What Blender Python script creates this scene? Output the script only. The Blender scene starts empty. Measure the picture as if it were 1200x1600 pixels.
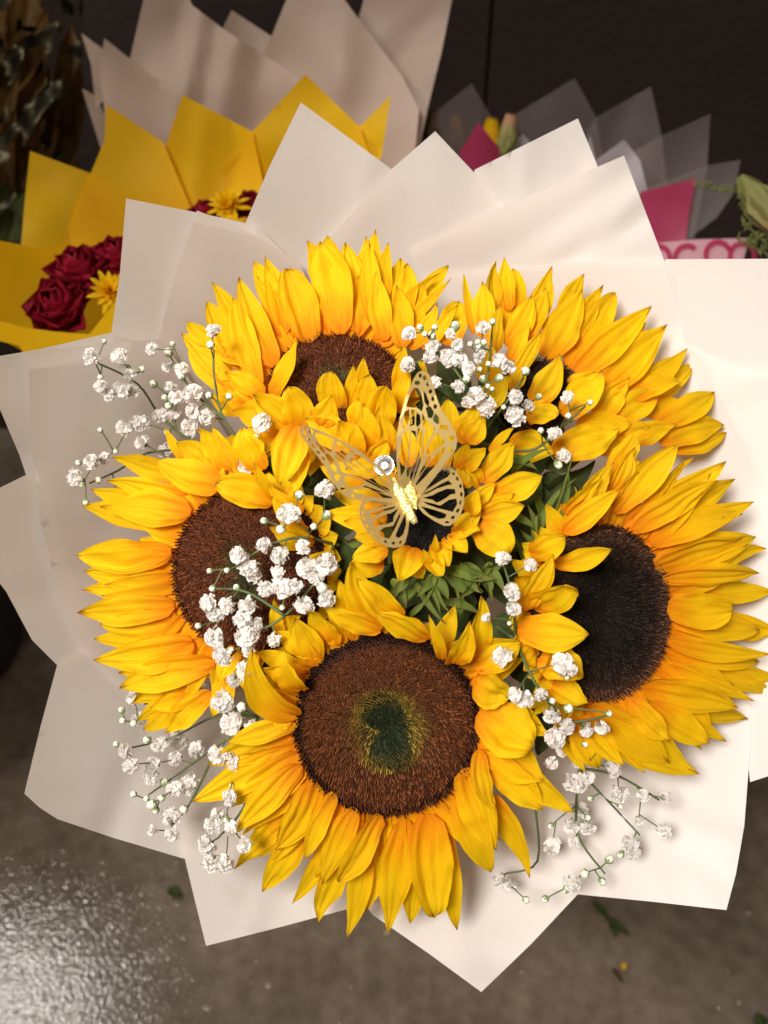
import bpy, bmesh, math, random
from mathutils import Vector, Matrix, noise
from mathutils.geometry import delaunay_2d_cdt
random.seed(7)
R = math.radians
sc = bpy.context.scene
col = sc.collection

# ------------------------------------------------------------------ camera, world, lamps, exposure
PITCH = R(43); CAMH = 1.25; VFOV = R(60)
CAM = Vector((0, 0, CAMH))
FW = Vector((0, math.cos(PITCH), -math.sin(PITCH)))
UP = Vector((0, math.sin(PITCH), math.cos(PITCH)))
RT = Vector((1, 0, 0))
K = math.tan(VFOV / 2) / 800.0
cd = bpy.data.cameras.new('camera'); cam = bpy.data.objects.new('camera', cd); col.objects.link(cam)
cam.location = CAM; cam.rotation_euler = (math.pi / 2 - PITCH, 0, 0)
cd.sensor_fit = 'VERTICAL'; cd.angle_y = VFOV if hasattr(cd, 'angle_y') else VFOV
cd.sensor_height = 24; cd.lens = 12 / math.tan(VFOV / 2)
cd.clip_start = 0.01; cd.clip_end = 50
cd.dof.use_dof = True; cd.dof.focus_distance = 0.535; cd.dof.aperture_fstop = 4.0
sc.camera = cam
w = bpy.data.worlds.new('World'); sc.world = w; w.use_nodes = True
w.node_tree.nodes['Background'].inputs[0].default_value = (1.0, 0.85, 0.72, 1)
w.node_tree.nodes['Background'].inputs[1].default_value = 0.25

def P(px, py, d):
    return CAM + d * (FW + RT * ((px - 600) * K) + UP * (-(py - 800) * K))
def cv(x, y, z):          # camera-frame direction: right, up, toward the camera
    return (RT * x + UP * y - FW * z).normalized()
BC = P(640, 880, 0.54)
def lamp(name, kind, loc, target, energy, size, color, **kw):
    l = bpy.data.lights.new(name, kind); o = bpy.data.objects.new(name, l); col.objects.link(o)
    o.location = loc; l.energy = energy; l.color = color
    o.rotation_euler = (target - loc).to_track_quat('-Z', 'Y').to_euler()
    if kind == 'AREA': l.shape = 'DISK'; l.size = size
    if kind == 'SPOT': l.shadow_soft_size = size
    for k, v in kw.items(): setattr(l, k, v)
    return o
lamp('shop_lamp', 'SPOT', BC + cv(-0.33, 0.25, 0.91) * 1.7, P(630, 850, 0.55), 180, 0.30, (1.0, 0.935, 0.875), spot_size=R(42), spot_blend=0.9)
lamp('ceiling_lamp', 'AREA', Vector((-1.36, 1.06, 2.3)), Vector((-0.3, 0.6, 0.0)), 11, 0.30, (1.0, 0.95, 0.88), spread=R(140))
sc.view_settings.view_transform = 'Standard'; sc.view_settings.look = 'None'
sc.view_settings.exposure = 0.27; sc.view_settings.gamma = 1.0
sc.cycles.use_denoising = True
sc.cycles.max_bounces = 10; sc.cycles.transparent_max_bounces = 16

# ------------------------------------------------------------------ materials
def mat(name):
    m = bpy.data.materials.new(name); m.use_nodes = True
    nt = m.node_tree; nt.nodes.clear()
    out = nt.nodes.new('ShaderNodeOutputMaterial')
    return m, nt, out
def N(nt, t, **kw):
    n = nt.nodes.new(t)
    for k, v in kw.items():
        if k.startswith('i_'):
            key = k[2:].replace('_', ' ')
            n.inputs[key].default_value = v
        else: setattr(n, k, v)
    return n
def ramp(nt, stops, fac=None):
    r = nt.nodes.new('ShaderNodeValToRGB'); e = r.color_ramp.elements
    e[0].position, e[0].color = stops[0][0], (*stops[0][1], 1)
    e[1].position, e[1].color = stops[-1][0], (*stops[-1][1], 1)
    for p, c in stops[1:-1]:
        k = e.new(p); k.color = (*c, 1)
    if fac is not None: nt.links.new(fac, r.inputs[0])
    return r
def leafy(name, stops, trans, tint, rough=0.5, vein=0.25, bump=0.25, var=0.12, tip=None, mixc=None):
    """thin plant tissue: colour runs along the petal (uv.y), fine veins along it, light shines through"""
    m, nt, out = mat(name); L = nt.links.new
    uv = N(nt, 'ShaderNodeUVMap'); sep = N(nt, 'ShaderNodeSeparateXYZ'); L(uv.outputs[0], sep.inputs[0])
    info = N(nt, 'ShaderNodeObjectInfo')
    n1 = N(nt, 'ShaderNodeTexNoise', i_Scale=4.0, i_Detail=2.0)
    comb = N(nt, 'ShaderNodeCombineXYZ')
    rr = N(nt, 'ShaderNodeMath', operation='MULTIPLY'); rr.inputs[1].default_value = 37.0; L(info.outputs['Random'], rr.inputs[0])
    L(sep.outputs[0], comb.inputs[0]); L(sep.outputs[1], comb.inputs[1]); L(rr.outputs[0], comb.inputs[2])
    L(comb.outputs[0], n1.inputs['Vector'])
    a = N(nt, 'ShaderNodeMath', operation='MULTIPLY_ADD'); a.inputs[1].default_value = 0.35; a.inputs[2].default_value = -0.17
    L(n1.outputs[0], a.inputs[0])
    s = N(nt, 'ShaderNodeMath', operation='ADD'); L(a.outputs[0], s.inputs[0]); L(sep.outputs[1], s.inputs[1])
    cr = ramp(nt, stops, s.outputs[0])
    # veins
    mp = N(nt, 'ShaderNodeMapping'); mp.inputs['Scale'].default_value = (16, 1.1, 1); L(comb.outputs[0], mp.inputs[0])
    n2 = N(nt, 'ShaderNodeTexNoise', i_Scale=1.6, i_Detail=3.0); L(mp.outputs[0], n2.inputs['Vector'])
    vr = N(nt, 'ShaderNodeMapRange'); vr.inputs[1].default_value = 0.3; vr.inputs[2].default_value = 0.7
    vr.inputs[3].default_value = 1 - vein; vr.inputs[4].default_value = 1.0; L(n2.outputs[0], vr.inputs[0])
    rv = N(nt, 'ShaderNodeMapRange'); rv.inputs[3].default_value = 1 - var; rv.inputs[4].default_value = 1.0; L(info.outputs['Random'], rv.inputs[0])
    mm = N(nt, 'ShaderNodeMath', operation='MULTIPLY'); L(vr.outputs[0], mm.inputs[0]); L(rv.outputs[0], mm.inputs[1])
    mul = N(nt, 'ShaderNodeMix', data_type='RGBA', blend_type='MULTIPLY'); mul.inputs[0].default_value = 1.0
    L(cr.outputs[0], mul.inputs[6])
    g = N(nt, 'ShaderNodeCombineXYZ'); L(rv.outputs[0], g.inputs[0]); L(mm.outputs[0], g.inputs[1]); L(mm.outputs[0], g.inputs[2])
    L(g.outputs[0], mul.inputs[7])
    bp = N(nt, 'ShaderNodeBump', i_Strength=bump, i_Distance=0.0012); L(n2.outputs[0], bp.inputs['Height'])
    pr = N(nt, 'ShaderNodeBsdfPrincipled', i_Roughness=rough); pr.inputs['Specular IOR Level'].default_value = 0.16
    L(mul.outputs[2], pr.inputs['Base Color']); L(bp.outputs[0], pr.inputs['Normal'])
    tl = N(nt, 'ShaderNodeBsdfTranslucent'); 
    tm = N(nt, 'ShaderNodeMix', data_type='RGBA', blend_type='MULTIPLY'); tm.inputs[0].default_value = 1.0
    L(mul.outputs[2], tm.inputs[6]); tm.inputs[7].default_value = (*tint, 1); L(tm.outputs[2], tl.inputs[0])
    mx = N(nt, 'ShaderNodeMixShader'); mx.inputs[0].default_value = trans
    L(pr.outputs[0], mx.inputs[1]); L(tl.outputs[0], mx.inputs[2]); L(mx.outputs[0], out.inputs[0])
    return m
def sheet_mat(name, base, trans, rough=0.42, alpha=0.0, tint=(1, .93, .82), bump=0.06):
    m, nt, out = mat(name); L = nt.links.new
    tc = N(nt, 'ShaderNodeTexCoord')
    n = N(nt, 'ShaderNodeTexNoise', i_Scale=9.0, i_Detail=3.0); L(tc.outputs['Object'], n.inputs['Vector'])
    cr = ramp(nt, [(0.3, tuple(c * 0.95 for c in base)), (0.7, base)], n.outputs[0])
    n2 = N(nt, 'ShaderNodeTexNoise', i_Scale=26.0, i_Detail=2.0); L(tc.outputs['Object'], n2.inputs['Vector'])
    bp = N(nt, 'ShaderNodeBump', i_Strength=bump, i_Distance=0.01); L(n2.outputs[0], bp.inputs['Height'])
    pr = N(nt, 'ShaderNodeBsdfPrincipled', i_Roughness=rough); pr.inputs['Specular IOR Level'].default_value = 0.35
    L(cr.outputs[0], pr.inputs['Base Color']); L(bp.outputs[0], pr.inputs['Normal'])
    tl = N(nt, 'ShaderNodeBsdfTranslucent'); tl.inputs[0].default_value = tuple(b * t for b, t in zip(base, tint)) + (1,)
    mx = N(nt, 'ShaderNodeMixShader'); mx.inputs[0].default_value = trans
    L(pr.outputs[0], mx.inputs[1]); L(tl.outputs[0], mx.inputs[2]); last = mx
    if alpha > 0:
        tr = N(nt, 'ShaderNodeBsdfTransparent'); m2 = N(nt, 'ShaderNodeMixShader'); m2.inputs[0].default_value = alpha
        L(mx.outputs[0], m2.inputs[1]); L(tr.outputs[0], m2.inputs[2]); last = m2
    L(last.outputs[0], out.inputs[0])
    return m
def plain(name, c, rough=0.5, metal=0.0, spec=0.5, nscale=0, bump=0.0, var=0.2):
    m, nt, out = mat(name); L = nt.links.new
    pr = N(nt, 'ShaderNodeBsdfPrincipled', i_Roughness=rough, i_Metallic=metal); pr.inputs['Specular IOR Level'].default_value = spec
    pr.inputs['Base Color'].default_value = (*c, 1)
    if nscale:
        tc = N(nt, 'ShaderNodeTexCoord'); n = N(nt, 'ShaderNodeTexNoise', i_Scale=nscale, i_Detail=4.0); L(tc.outputs['Object'], n.inputs['Vector'])
        cr = ramp(nt, [(0.3, tuple(x * (1 - var) for x in c)), (0.7, tuple(min(1, x * (1 + var)) for x in c))], n.outputs[0])
        L(cr.outputs[0], pr.inputs['Base Color'])
        if bump:
            bp = N(nt, 'ShaderNodeBump', i_Strength=bump, i_Distance=0.004); L(n.outputs[0], bp.inputs['Height']); L(bp.outputs[0], pr.inputs['Normal'])
    L(pr.outputs[0], out.inputs[0])
    return m

M = {}
M['petal'] = leafy('sunflower_yellow', [(0.0, (.86, .31, .004)), (0.18, (.91, .46, .004)), (0.45, (.95, .685, .005)), (0.95, (.97, .745, .010)), (1.08, (.45, .22, .02))], 0.42, (1.0, .95, .45), vein=.24, bump=.6, rough=.62)
M['bract'] = leafy('bract_green', [(0.0, (.16, .25, .045)), (0.6, (.115, .20, .035)), (1.0, (.17, .20, .05))], 0.22, (1, 1, .6), vein=.35, bump=.4)
M['leaf'] = leafy('leaf_green', [(0.0, (.05, .085, .022)), (1.0, (.04, .075, .02))], 0.15, (1, 1, .6), vein=.4, bump=.6)
M['white_petal'] = leafy('blossom_white', [(0.0, (.86, .89, .72)), (0.35, (.95, .95, .91)), (1.0, (.96, .96, .95))], 0.45, (1, 1, .95), vein=.05, bump=.1)
M['stem'] = plain('stem_green', (.075, .105, .03), .6, nscale=60)
M['bud_green'] = plain('bud_green', (.22, .29, .13), .6, nscale=300)
M['bud_white'] = plain('bud_white', (.72, .74, .60), .6, nscale=300, var=.08)
M['paper'] = sheet_mat('white_wrap_film', (.80, .755, .715), 0.27, bump=.02)
M['yellow_paper'] = sheet_mat('yellow_wrap_film', (.89, .55, .008), 0.45, tint=(1, .8, .5))
M['peach_paper'] = sheet_mat('pale_wrap_film', (.56, .43, .35), 0.30)
M['frost'] = sheet_mat('frosted_film', (.50, .42, .41), 0.35, alpha=.74)
M['pink_paper'] = sheet_mat('pink_wrap_film', (.42, .036, .105), 0.25, tint=(1, .6, .7))
M['pale_pink'] = sheet_mat('pale_pink_film', (.66, .36, .42), 0.25)
M['pale_sheet'] = sheet_mat('pale_grey_film', (.42, .37, .39), 0.25)
M['rose'] = leafy('rose_red', [(0.0, (.10, .003, .008)), (0.6, (.20, .004, .016)), (1.0, (.27, .007, .026))], 0.2, (1, .4, .4), vein=.15, bump=.15, rough=.55)
M['amber'] = leafy('dimmed_yellow_brown', [(0.0, (.055, .026, .006)), (1.0, (.12, .068, .009))], 0.25, (1, .7, .4))  # yellow petals with dim light put into the colour; also the dry brown scrap
M['lily'] = leafy('lily_bud', [(0.0, (.20, .24, .07)), (0.6, (.28, .27, .10)), (1.0, (.46, .25, .16))], 0.15, (1, 1, .7), vein=.2)
M['gold'] = plain('gold_metal', (.98, .71, .27), .30, .78, nscale=40, bump=.06, var=.06)
M['pale_gold'] = plain('pale_gold', (.96, .82, .34), .30, .75, nscale=420, bump=.5, var=.12)
M['silver'] = plain('silver_metal', (.85, .84, .82), .18, 1.0)
M['bucket'] = plain('black_plastic', (.012, .012, .013), .38, nscale=14, bump=.15)

m, nt, out = mat('floret'); L = nt.links.new
at = N(nt, 'ShaderNodeVertexColor', layer_name='Col'); pr = N(nt, 'ShaderNodeBsdfPrincipled', i_Roughness=.7); pr.inputs['Specular IOR Level'].default_value = .10
L(at.outputs[0], pr.inputs['Base Color']); L(pr.outputs[0], out.inputs[0]); M['floret'] = m
m, nt, out = mat('clear_stone'); L = nt.links.new
gl = N(nt, 'ShaderNodeBsdfDiffuse'); gl.inputs[0].default_value = (.8, .8, .8, 1); gs = N(nt, 'ShaderNodeBsdfGlossy', i_Roughness=.24)
mx = N(nt, 'ShaderNodeMixShader'); mx.inputs[0].default_value = .9; L(gl.outputs[0], mx.inputs[1]); L(gs.outputs[0], mx.inputs[2]); L(mx.outputs[0], out.inputs[0]); M['stone'] = m
m, nt, out = mat('cellophane'); L = nt.links.new
gs = N(nt, 'ShaderNodeBsdfGlossy', i_Roughness=.35); gs.inputs[0].default_value = (.045, .04, .025, 1); tr = N(nt, 'ShaderNodeBsdfTransparent'); tr.inputs[0].default_value = (.82, .78, .66, 1)
lw = N(nt, 'ShaderNodeLayerWeight', i_Blend=.25); mx = N(nt, 'ShaderNodeMixShader'); L(lw.outputs[0], mx.inputs[0]); L(tr.outputs[0], mx.inputs[1]); L(gs.outputs[0], mx.inputs[2]); L(mx.outputs[0], out.inputs[0]); M['cello'] = m
# wet concrete
m, nt, out = mat('wet_concrete'); L = nt.links.new
tc = N(nt, 'ShaderNodeTexCoord')
n1 = N(nt, 'ShaderNodeTexNoise', i_Scale=5.0, i_Detail=8.0, i_Roughness=.65); n2 = N(nt, 'ShaderNodeTexNoise', i_Scale=42.0, i_Detail=5.0); n3 = N(nt, 'ShaderNodeTexNoise', i_Scale=2.2, i_Detail=3.0)
vo = N(nt, 'ShaderNodeTexVoronoi', i_Scale=120.0); vo2 = N(nt, 'ShaderNodeTexNoise', i_Scale=210.0, i_Detail=1.5)
for n in (n1, n2, n3, vo, vo2): L(tc.outputs['Object'], n.inputs['Vector'])
cr = ramp(nt, [(0.3, (.095, .072, .052)), (0.5, (.15, .117, .086)), (0.72, (.225, .182, .136))], n1.outputs[0])
cr2 = ramp(nt, [(0.35, (.72, .70, .68)), (0.65, (1, 1, 1))], n2.outputs[0])
mu = N(nt, 'ShaderNodeMix', data_type='RGBA', blend_type='MULTIPLY'); mu.inputs[0].default_value = 1; L(cr.outputs[0], mu.inputs[6]); L(cr2.outputs[0], mu.inputs[7])
pr = N(nt, 'ShaderNodeBsdfPrincipled'); pr.inputs['Specular IOR Level'].default_value = .34; L(mu.outputs[2], pr.inputs['Base Color'])
rg = N(nt, 'ShaderNodeMapRange'); rg.inputs[1].default_value = .35; rg.inputs[2].default_value = .65; rg.inputs[3].default_value = .09; rg.inputs[4].default_value = .20; L(n3.outputs[0], rg.inputs[0]); L(rg.outputs[0], pr.inputs['Roughness'])
ad = N(nt, 'ShaderNodeMath', operation='MULTIPLY_ADD'); ad.inputs[1].default_value = 1.0; n2s = N(nt, 'ShaderNodeMath', operation='MULTIPLY'); n2s.inputs[1].default_value = .35; L(n2.outputs[0], n2s.inputs[0]); L(vo2.outputs[0], ad.inputs[0]); L(n2s.outputs[0], ad.inputs[2])
ad2 = N(nt, 'ShaderNodeMath', operation='MULTIPLY_ADD'); ad2.inputs[1].default_value = -.12; L(vo.outputs['Distance'], ad2.inputs[0]); L(ad.outputs[0], ad2.inputs[2])
bp = N(nt, 'ShaderNodeBump', i_Strength=.5, i_Distance=.0011); L(ad2.outputs[0], bp.inputs['Height']); L(bp.outputs[0], pr.inputs['Normal'])
L(pr.outputs[0], out.inputs[0]); M['floor'] = m
# dark painted wall
m, nt, out = mat('dark_wall'); L = nt.links.new
tc = N(nt, 'ShaderNodeTexCoord'); n1 = N(nt, 'ShaderNodeTexNoise', i_Scale=2.2, i_Detail=5.0); n2 = N(nt, 'ShaderNodeTexNoise', i_Scale=75.0, i_Detail=4.0)
for n in (n1, n2): L(tc.outputs['Object'], n.inputs['Vector'])
cr = ramp(nt, [(0.3, (.024, .0150, .013)), (0.7, (.040, .026, .022))], n1.outputs[0])
pr = N(nt, 'ShaderNodeBsdfPrincipled', i_Roughness=.5); L(cr.outputs[0], pr.inputs['Base Color'])
bp = N(nt, 'ShaderNodeBump', i_Strength=.6, i_Distance=.003); L(n2.outputs[0], bp.inputs['Height']); L(bp.outputs[0], pr.inputs['Normal'])
L(pr.outputs[0], out.inputs[0]); M['wall'] = m

# ------------------------------------------------------------------ object helpers
def link(name, me, m, parent=None):
    o = bpy.data.objects.new(name, me); col.objects.link(o)
    for x in (m if isinstance(m, (list, tuple)) else [m]):
        if me.materials.find(x.name) < 0: me.materials.append(x)
    if parent is not None: o.parent = parent; o.matrix_parent_inverse = parent.matrix_world.inverted() if False else Matrix.Translation(-parent.location)
    return o
def mesh(name, verts, faces, m, parent=None, smooth=True, uvs=None):
    me = bpy.data.meshes.new(name); me.from_pydata([tuple(v) for v in verts], [], faces)
    if smooth: me.polygons.foreach_set('use_smooth', [True] * len(me.polygons))
    if uvs is not None:
        l = me.uv_layers.new(name='UVMap'); lv = [0] * len(me.loops); me.loops.foreach_get('vertex_index', lv)
        l.data.foreach_set('uv', [c for i in lv for c in uvs[i]])
    me.update()
    return link(name, me, m, parent)
def tag(o, label, cat, group=None, kind=None):
    if label: o['label'] = label
    if cat: o['category'] = cat
    if group: o['group'] = group
    if kind: o['kind'] = kind
    return o
def thing(name, loc, label, cat, group=None):
    o = bpy.data.objects.new(name, None); col.objects.link(o); o.location = loc; o.empty_display_size = .02
    return tag(o, label, cat, group)
def ss(a, b, x):
    t = max(0, min(1, (x - a) / (b - a))); return t * t * (3 - 2 * t)

def petal_data(B, T, wd, Nn, bow=.1, side=0., cup=.12, rnd=0., curl=0., roll=0., twist=0., base=.42, peak=.42, asym=0., nt_=15, nu=16, ridge=.038, pleat=1., tipc=0., seed=0., wob=.03):
    ax = T - B; Ln = ax.length; axn = ax.normalized()
    S = axn.cross(Nn).normalized(); Nn = S.cross(axn).normalized()
    Mid = (B + T) / 2 + Nn * (bow * Ln) + S * (side * Ln)
    v, uv, f = [], [], []
    for i in range(nt_ + 1):
        t = i / nt_
        c = B * (1 - t) ** 2 + Mid * (2 * t * (1 - t)) + T * t * t
        tg = ((Mid - B) * (2 * (1 - t)) + (T - Mid) * (2 * t)).normalized()
        s = tg.cross(Nn).normalized(); n = s.cross(tg).normalized()
        a = roll + twist * t; s2 = s * math.cos(a) + n * math.sin(a); n2 = n * math.cos(a) - s * math.sin(a)
        fw = base + (1 - base) * ss(0, peak, t)
        if t > peak:
            q = (t - peak) / (1 - peak)
            fp = max(0, 1 - q ** 1.55) ** 1.02; fr = max(0, 1 - q ** 2.8) ** .55
            fw *= fp * (1 - rnd) + fr * rnd
        fw *= .35 + .65 * ss(-.005, .09, t); fw = max(fw, .012)
        for j in range(nu + 1):
            u = -1 + 2 * j / nu
            e = 1 + wob * noise.noise(Vector((t * 5, u * 2, seed * 7.3)))* (1 + abs(u))
            x = (u + asym * (1 - u * u) * ss(.1, .5, t)) * wd / 2 * fw * e
            z = wd * (cup * (.45 + t) * u * u * fw + ridge * fw ** .7 * (math.cos(u * 3.2 * math.pi) * (1 - .35 * abs(u)) - .7 * math.exp(-(u / .13) ** 2)) * ss(0, .2, t) + curl * ss(.55, 1, t) ** 1.5 + tipc * ss(.78, 1, t) ** 2)
            z += wd * .012 * pleat * fw ** .6 * math.cos(u * 8.5 + seed + 1.2 * noise.noise(Vector((t * 2, seed, 0)))) * ss(.05, .3, t)
            z += wd * .13 * abs(u) ** 3 * noise.noise(Vector((t * 6.5, 3 if u > 0 else -3, seed * 2.3))) * fw
            z += wd * (.09 * noise.noise(Vector((t * 3.1, u * 1.4, seed * 3.7 + 5))) + .03 * noise.noise(Vector((t * 7, u * 4.5, seed * 1.9))))
            v.append(c + s2 * x + n2 * z); uv.append((u, t))
    for i in range(nt_):
        for j in range(nu):
            a = i * (nu + 1) + j
            f.append((a, a + nu + 1, a + nu + 2, a + 1))
    return v, f, uv
_sd = [0]
def petal(parent, B, T, wd, Nn, m, name='petal', **kw):
    _sd[0] += 1
    v, f, uv = petal_data(B, T, wd, Nn, seed=_sd[0], **kw)
    o = parent.location
    return mesh(name, v, f, m, parent, uvs=uv)
def tube_into(V, F, pts, r0, r1, n=6):
    b = len(V); k = len(pts)
    for i, p in enumerate(pts):
        d = (pts[min(i + 1, k - 1)] - pts[max(i - 1, 0)])
        if d.length < 1e-9: d = Vector((0, 0, 1))
        d.normalize(); a = d.orthogonal().normalized(); c = d.cross(a); r = r0 + (r1 - r0) * i / max(1, k - 1)
        for j in range(n):
            q = 2 * math.pi * j / n; V.append(p + a * (math.cos(q) * r) + c * (math.sin(q) * r))
    for i in range(k - 1):
        for j in range(n):
            F.append((b + i * n + j, b + i * n + (j + 1) % n, b + (i + 1) * n + (j + 1) % n, b + (i + 1) * n + j))
    F.append(tuple(b + j for j in range(n))[::-1]); F.append(tuple(b + (k - 1) * n + j for j in range(n)))

# ------------------------------------------------------------------ setting
def grid_plane(name, x0, x1, y0, y1, z, m):
    return mesh(name, [Vector((x0, y0, z)), Vector((x1, y0, z)), Vector((x1, y1, z)), Vector((x0, y1, z))], [(0, 1, 2, 3)], m, smooth=False)
tag(grid_plane('floor', -4, 4, -3, 1.7, 0, M['floor']), None, None, kind='structure')
WY = 1.62
def box(V, F, x0, x1, y0, y1, z0, z1):
    b = len(V)
    for z in (z0, z1):
        for x, y in ((x0, y0), (x1, y0), (x1, y1), (x0, y1)): V.append(Vector((x, y, z)))
    for q in ((0, 3, 2, 1), (4, 5, 6, 7), (0, 1, 5, 4), (1, 2, 6, 5), (2, 3, 7, 6), (3, 0, 4, 7)): F.append(tuple(b + i for i in q))
wall = thing('wall', Vector((0, WY, 0)), None, None); wall['kind'] = 'structure'
seam = ((742 - 600) * K) * 1.72
for x0, x1 in ((-4, seam - .003), (seam + .003, 4)):
    V, F = [], []; box(V, F, x0, x1, WY, WY + .03, -.02, 3.0); mesh('panel', V, F, M['wall'], wall, smooth=False)
V, F = [], []; box(V, F, -4, 4, WY + .034, WY + .06, -.02, 3.0); mesh('backing', V, F, M['bucket'], wall, smooth=False)

def bucket(loc, r, h, label):
    t = thing('flower_bucket', loc, label, 'bucket', 'black buckets on the floor')
    def lathe(prof, name):
        n = 40; V, F = [], []
        for rr, z in prof:
            for j in range(n):
                a = 2 * math.pi * j / n; V.append(loc + Vector((rr * math.cos(a), rr * math.sin(a), z)))
        for i in range(len(prof) - 1):
            for j in range(n): F.append((i * n + j, i * n + (j + 1) % n, (i + 1) * n + (j + 1) % n, (i + 1) * n + j))
        return mesh(name, V, F, M['bucket'], t)
    lathe([(0.001, .002), (r * .8, .002), (r * .82, .008), (r * .97, h * .93), (r * .95, h * .93), (r * .79, .012), (0.001, .012)], 'body')
    lathe([(r * .96, h * .93), (r * 1.05, h * .935), (r * 1.06, h * .99), (r * 1.02, h), (r * .96, h * .99), (r * .94, h * .93)], 'rim')
    return t

# ------------------------------------------------------------------ wrap sheets
def tri_poly(poly, step, holes=()):
    """triangulate a pixel polygon with interior points so that it can bend"""
    pts, edges = [], []
    def ring(pl):
        b = len(pts); q = []
        for i in range(len(pl)):
            a, c = Vector(pl[i]), Vector(pl[(i + 1) % len(pl)]); n = max(1, int((c - a).length / step))
            for k in range(n): q.append(a.lerp(c, k / n))
        for i, p in enumerate(q):
            pts.append(p); edges.append((b + i, b + (i + 1) % len(q)))
        return q
    outer = ring(poly)
    for h in holes: ring(h)
    xs = [p.x for p in outer]; ys = [p.y for p in outer]
    def inside(x, y, pl):
        c = False
        for i in range(len(pl)):
            a, b = pl[i], pl[i - 1]
            if (a[1] > y) != (b[1] > y) and x < (b[0] - a[0]) * (y - a[1]) / (b[1] - a[1]) + a[0]: c = not c
        return c
    if step > 0:
        y = min(ys) + step * .5
        while y < max(ys):
            x = min(xs) + step * .5
            while x < max(xs):
                if inside(x, y, poly) and not any(inside(x, y, h) for h in holes): pts.append(Vector((x, y)))
                x += step
            y += step
    r = delaunay_2d_cdt([Vector((p[0], p[1])) for p in pts], edges, [], 4 if holes else 1, 1e-4)
    return r[0], [tuple(t) for t in r[2]]
def sheet(parent, poly, depth, m, step=22, name='paper_sheet', amp=.0016, scale=.011, seed=0, creases=(), label=None):
    vs, fs = tri_poly([Vector(p) for p in poly], step)
    out = []
    for p in vs:
        d = depth(p.x, p.y) + amp * noise.noise(Vector((p.x * scale, p.y * scale, seed * 3.3)))
        for (xa, ya), (xb, yb), am, wd_ in creases:
            A_ = Vector((xa, ya)); D_ = Vector((xb, yb)) - A_; dist = abs(D_.x * (p.y - ya) - D_.y * (p.x - xa)) / D_.length
            d += am * max(0, 1 - dist / wd_)
        out.append(P(p.x, p.y, d))
    o = mesh(name, out, fs, m, parent)
    if label: o['label'] = label
    return o
CX, CY = 640, 880
def cone(off=0., slope=.00030, rim=.574):
    def f(x, y):
        r = math.hypot(x - CX, (y - CY) * .97)
        c = (x - CX) / max(r, 1)                       # the left flank of the wrap stands up steeper than the right
        sl = slope * (1.0 - .38 * c) if c > 0 else slope * (1.0 - .55 * c); rm = rim - .008 * max(0, c) - .022 * max(0, -c)
        base = rm + sl * (620 - r) + (.00000016 * (620 - r) ** 2 if r > 480 else .00000016 * (140 ** 2 + 280 * (480 - r)))
        return base + off
    return f
PAP = cone()
wrap = thing('paper_wrap', P(CX, CY, .78), 'white translucent paper wrap fanned out around the sunflower bouquet', 'wrapping paper')
def fold_lines(pl, i, cx, cy, k=1.0, n=3):
    rr_ = random.Random(i * 5 + 2); cr_ = []
    mxp, myp = sum(p[0] for p in pl) / len(pl), sum(p[1] for p in pl) / len(pl)
    for _ in range(n):
        ang = rr_.uniform(-.55, .55) + math.atan2(myp - cy, mxp - cx); ox, oy = rr_.uniform(-70, 70), rr_.uniform(-70, 70)
        cr_.append(((mxp + ox, myp + oy), (mxp + ox + math.cos(ang) * 100, myp + oy + math.sin(ang) * 100), rr_.choice((-1, 1)) * rr_.uniform(.0009, .0024) * k, rr_.uniform(22, 80)))
    return cr_
# (outline in photo pixels, layer offset in metres: larger = further back)
main = [
    ([(470, 160), (614, 266), (660, 420), (600, 560), (430, 520), (380, 357), (420, 262)], .020),
    ([(903, 185), (933, 258), (980, 420), (900, 560), (760, 500), (700, 380), (742, 265)], .020),
    ([(680, 205), (790, 322), (840, 470), (720, 600), (520, 560), (455, 440), (612, 264)], .0135),
    ([(197, 310), (308, 332), (400, 352), (480, 430), (500, 600), (300, 700), (165, 640), (172, 535), (187, 430)], .0135),
    ([(975, 243), (1037, 405), (1070, 520), (900, 640), (700, 560), (640, 392), (790, 322)], .007),
    ([(308, 329), (380, 358), (466, 408), (520, 520), (420, 700), (240, 680), (248, 530), (272, 435)], .007),
    ([(-60, 566), (60, 546), (172, 520), (300, 560), (340, 760), (240, 900), (60, 800), (30, 710), (0, 640), (-30, 600)], .0125),
    ([(1040, 405), (1280, 404), (1310, 700), (1300, 1000), (1270, 1190), (1172, 1222), (1150, 1000), (1000, 700), (980, 520)], .0055),
    ([(640, 440), (700, 427), (780, 424), (860, 412), (930, 407), (1037, 405), (1072, 540), (1150, 575), (1250, 590), (1260, 800), (1240, 1000), (1200, 1100), (1000, 1050), (800, 760)], .0035),
    ([(-90, 795), (0, 762), (53, 736), (200, 760), (380, 900), (400, 1080), (230, 1150), (160, 1105), (100, 1050), (50, 1000), (10, 925), (-40, 860)], .0070),
    ([(43, 550), (150, 538), (252, 530), (330, 640), (460, 850), (420, 1060), (250, 1112), (180, 1065), (130, 1010), (90, 920), (62, 810), (50, 700)], 0.),
    ([(38, 1240), (62, 1140), (90, 1036), (210, 960), (420, 960), (520, 1200), (430, 1330), (330, 1350), (285, 1341), (180, 1310), (90, 1280), (62, 1262)], .0035),
    ([(1135, 1422), (1020, 1409), (898, 1397), (760, 1330), (720, 1180), (820, 1040), (1010, 1000), (1172, 1040), (1172, 1170), (1163, 1290), (1150, 1365)], .0035),
    ([(752, 1550), (670, 1490), (583, 1430), (500, 1320), (520, 1160), (700, 1050), (880, 1130), (960, 1330), (904, 1396), (830, 1475)], .0070),
    ([(322, 1478), (304, 1405), (283, 1318), (300, 1200), (420, 1060), (560, 1100), (640, 1280), (610, 1400), (548, 1419), (440, 1448)], 0.),
]
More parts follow.
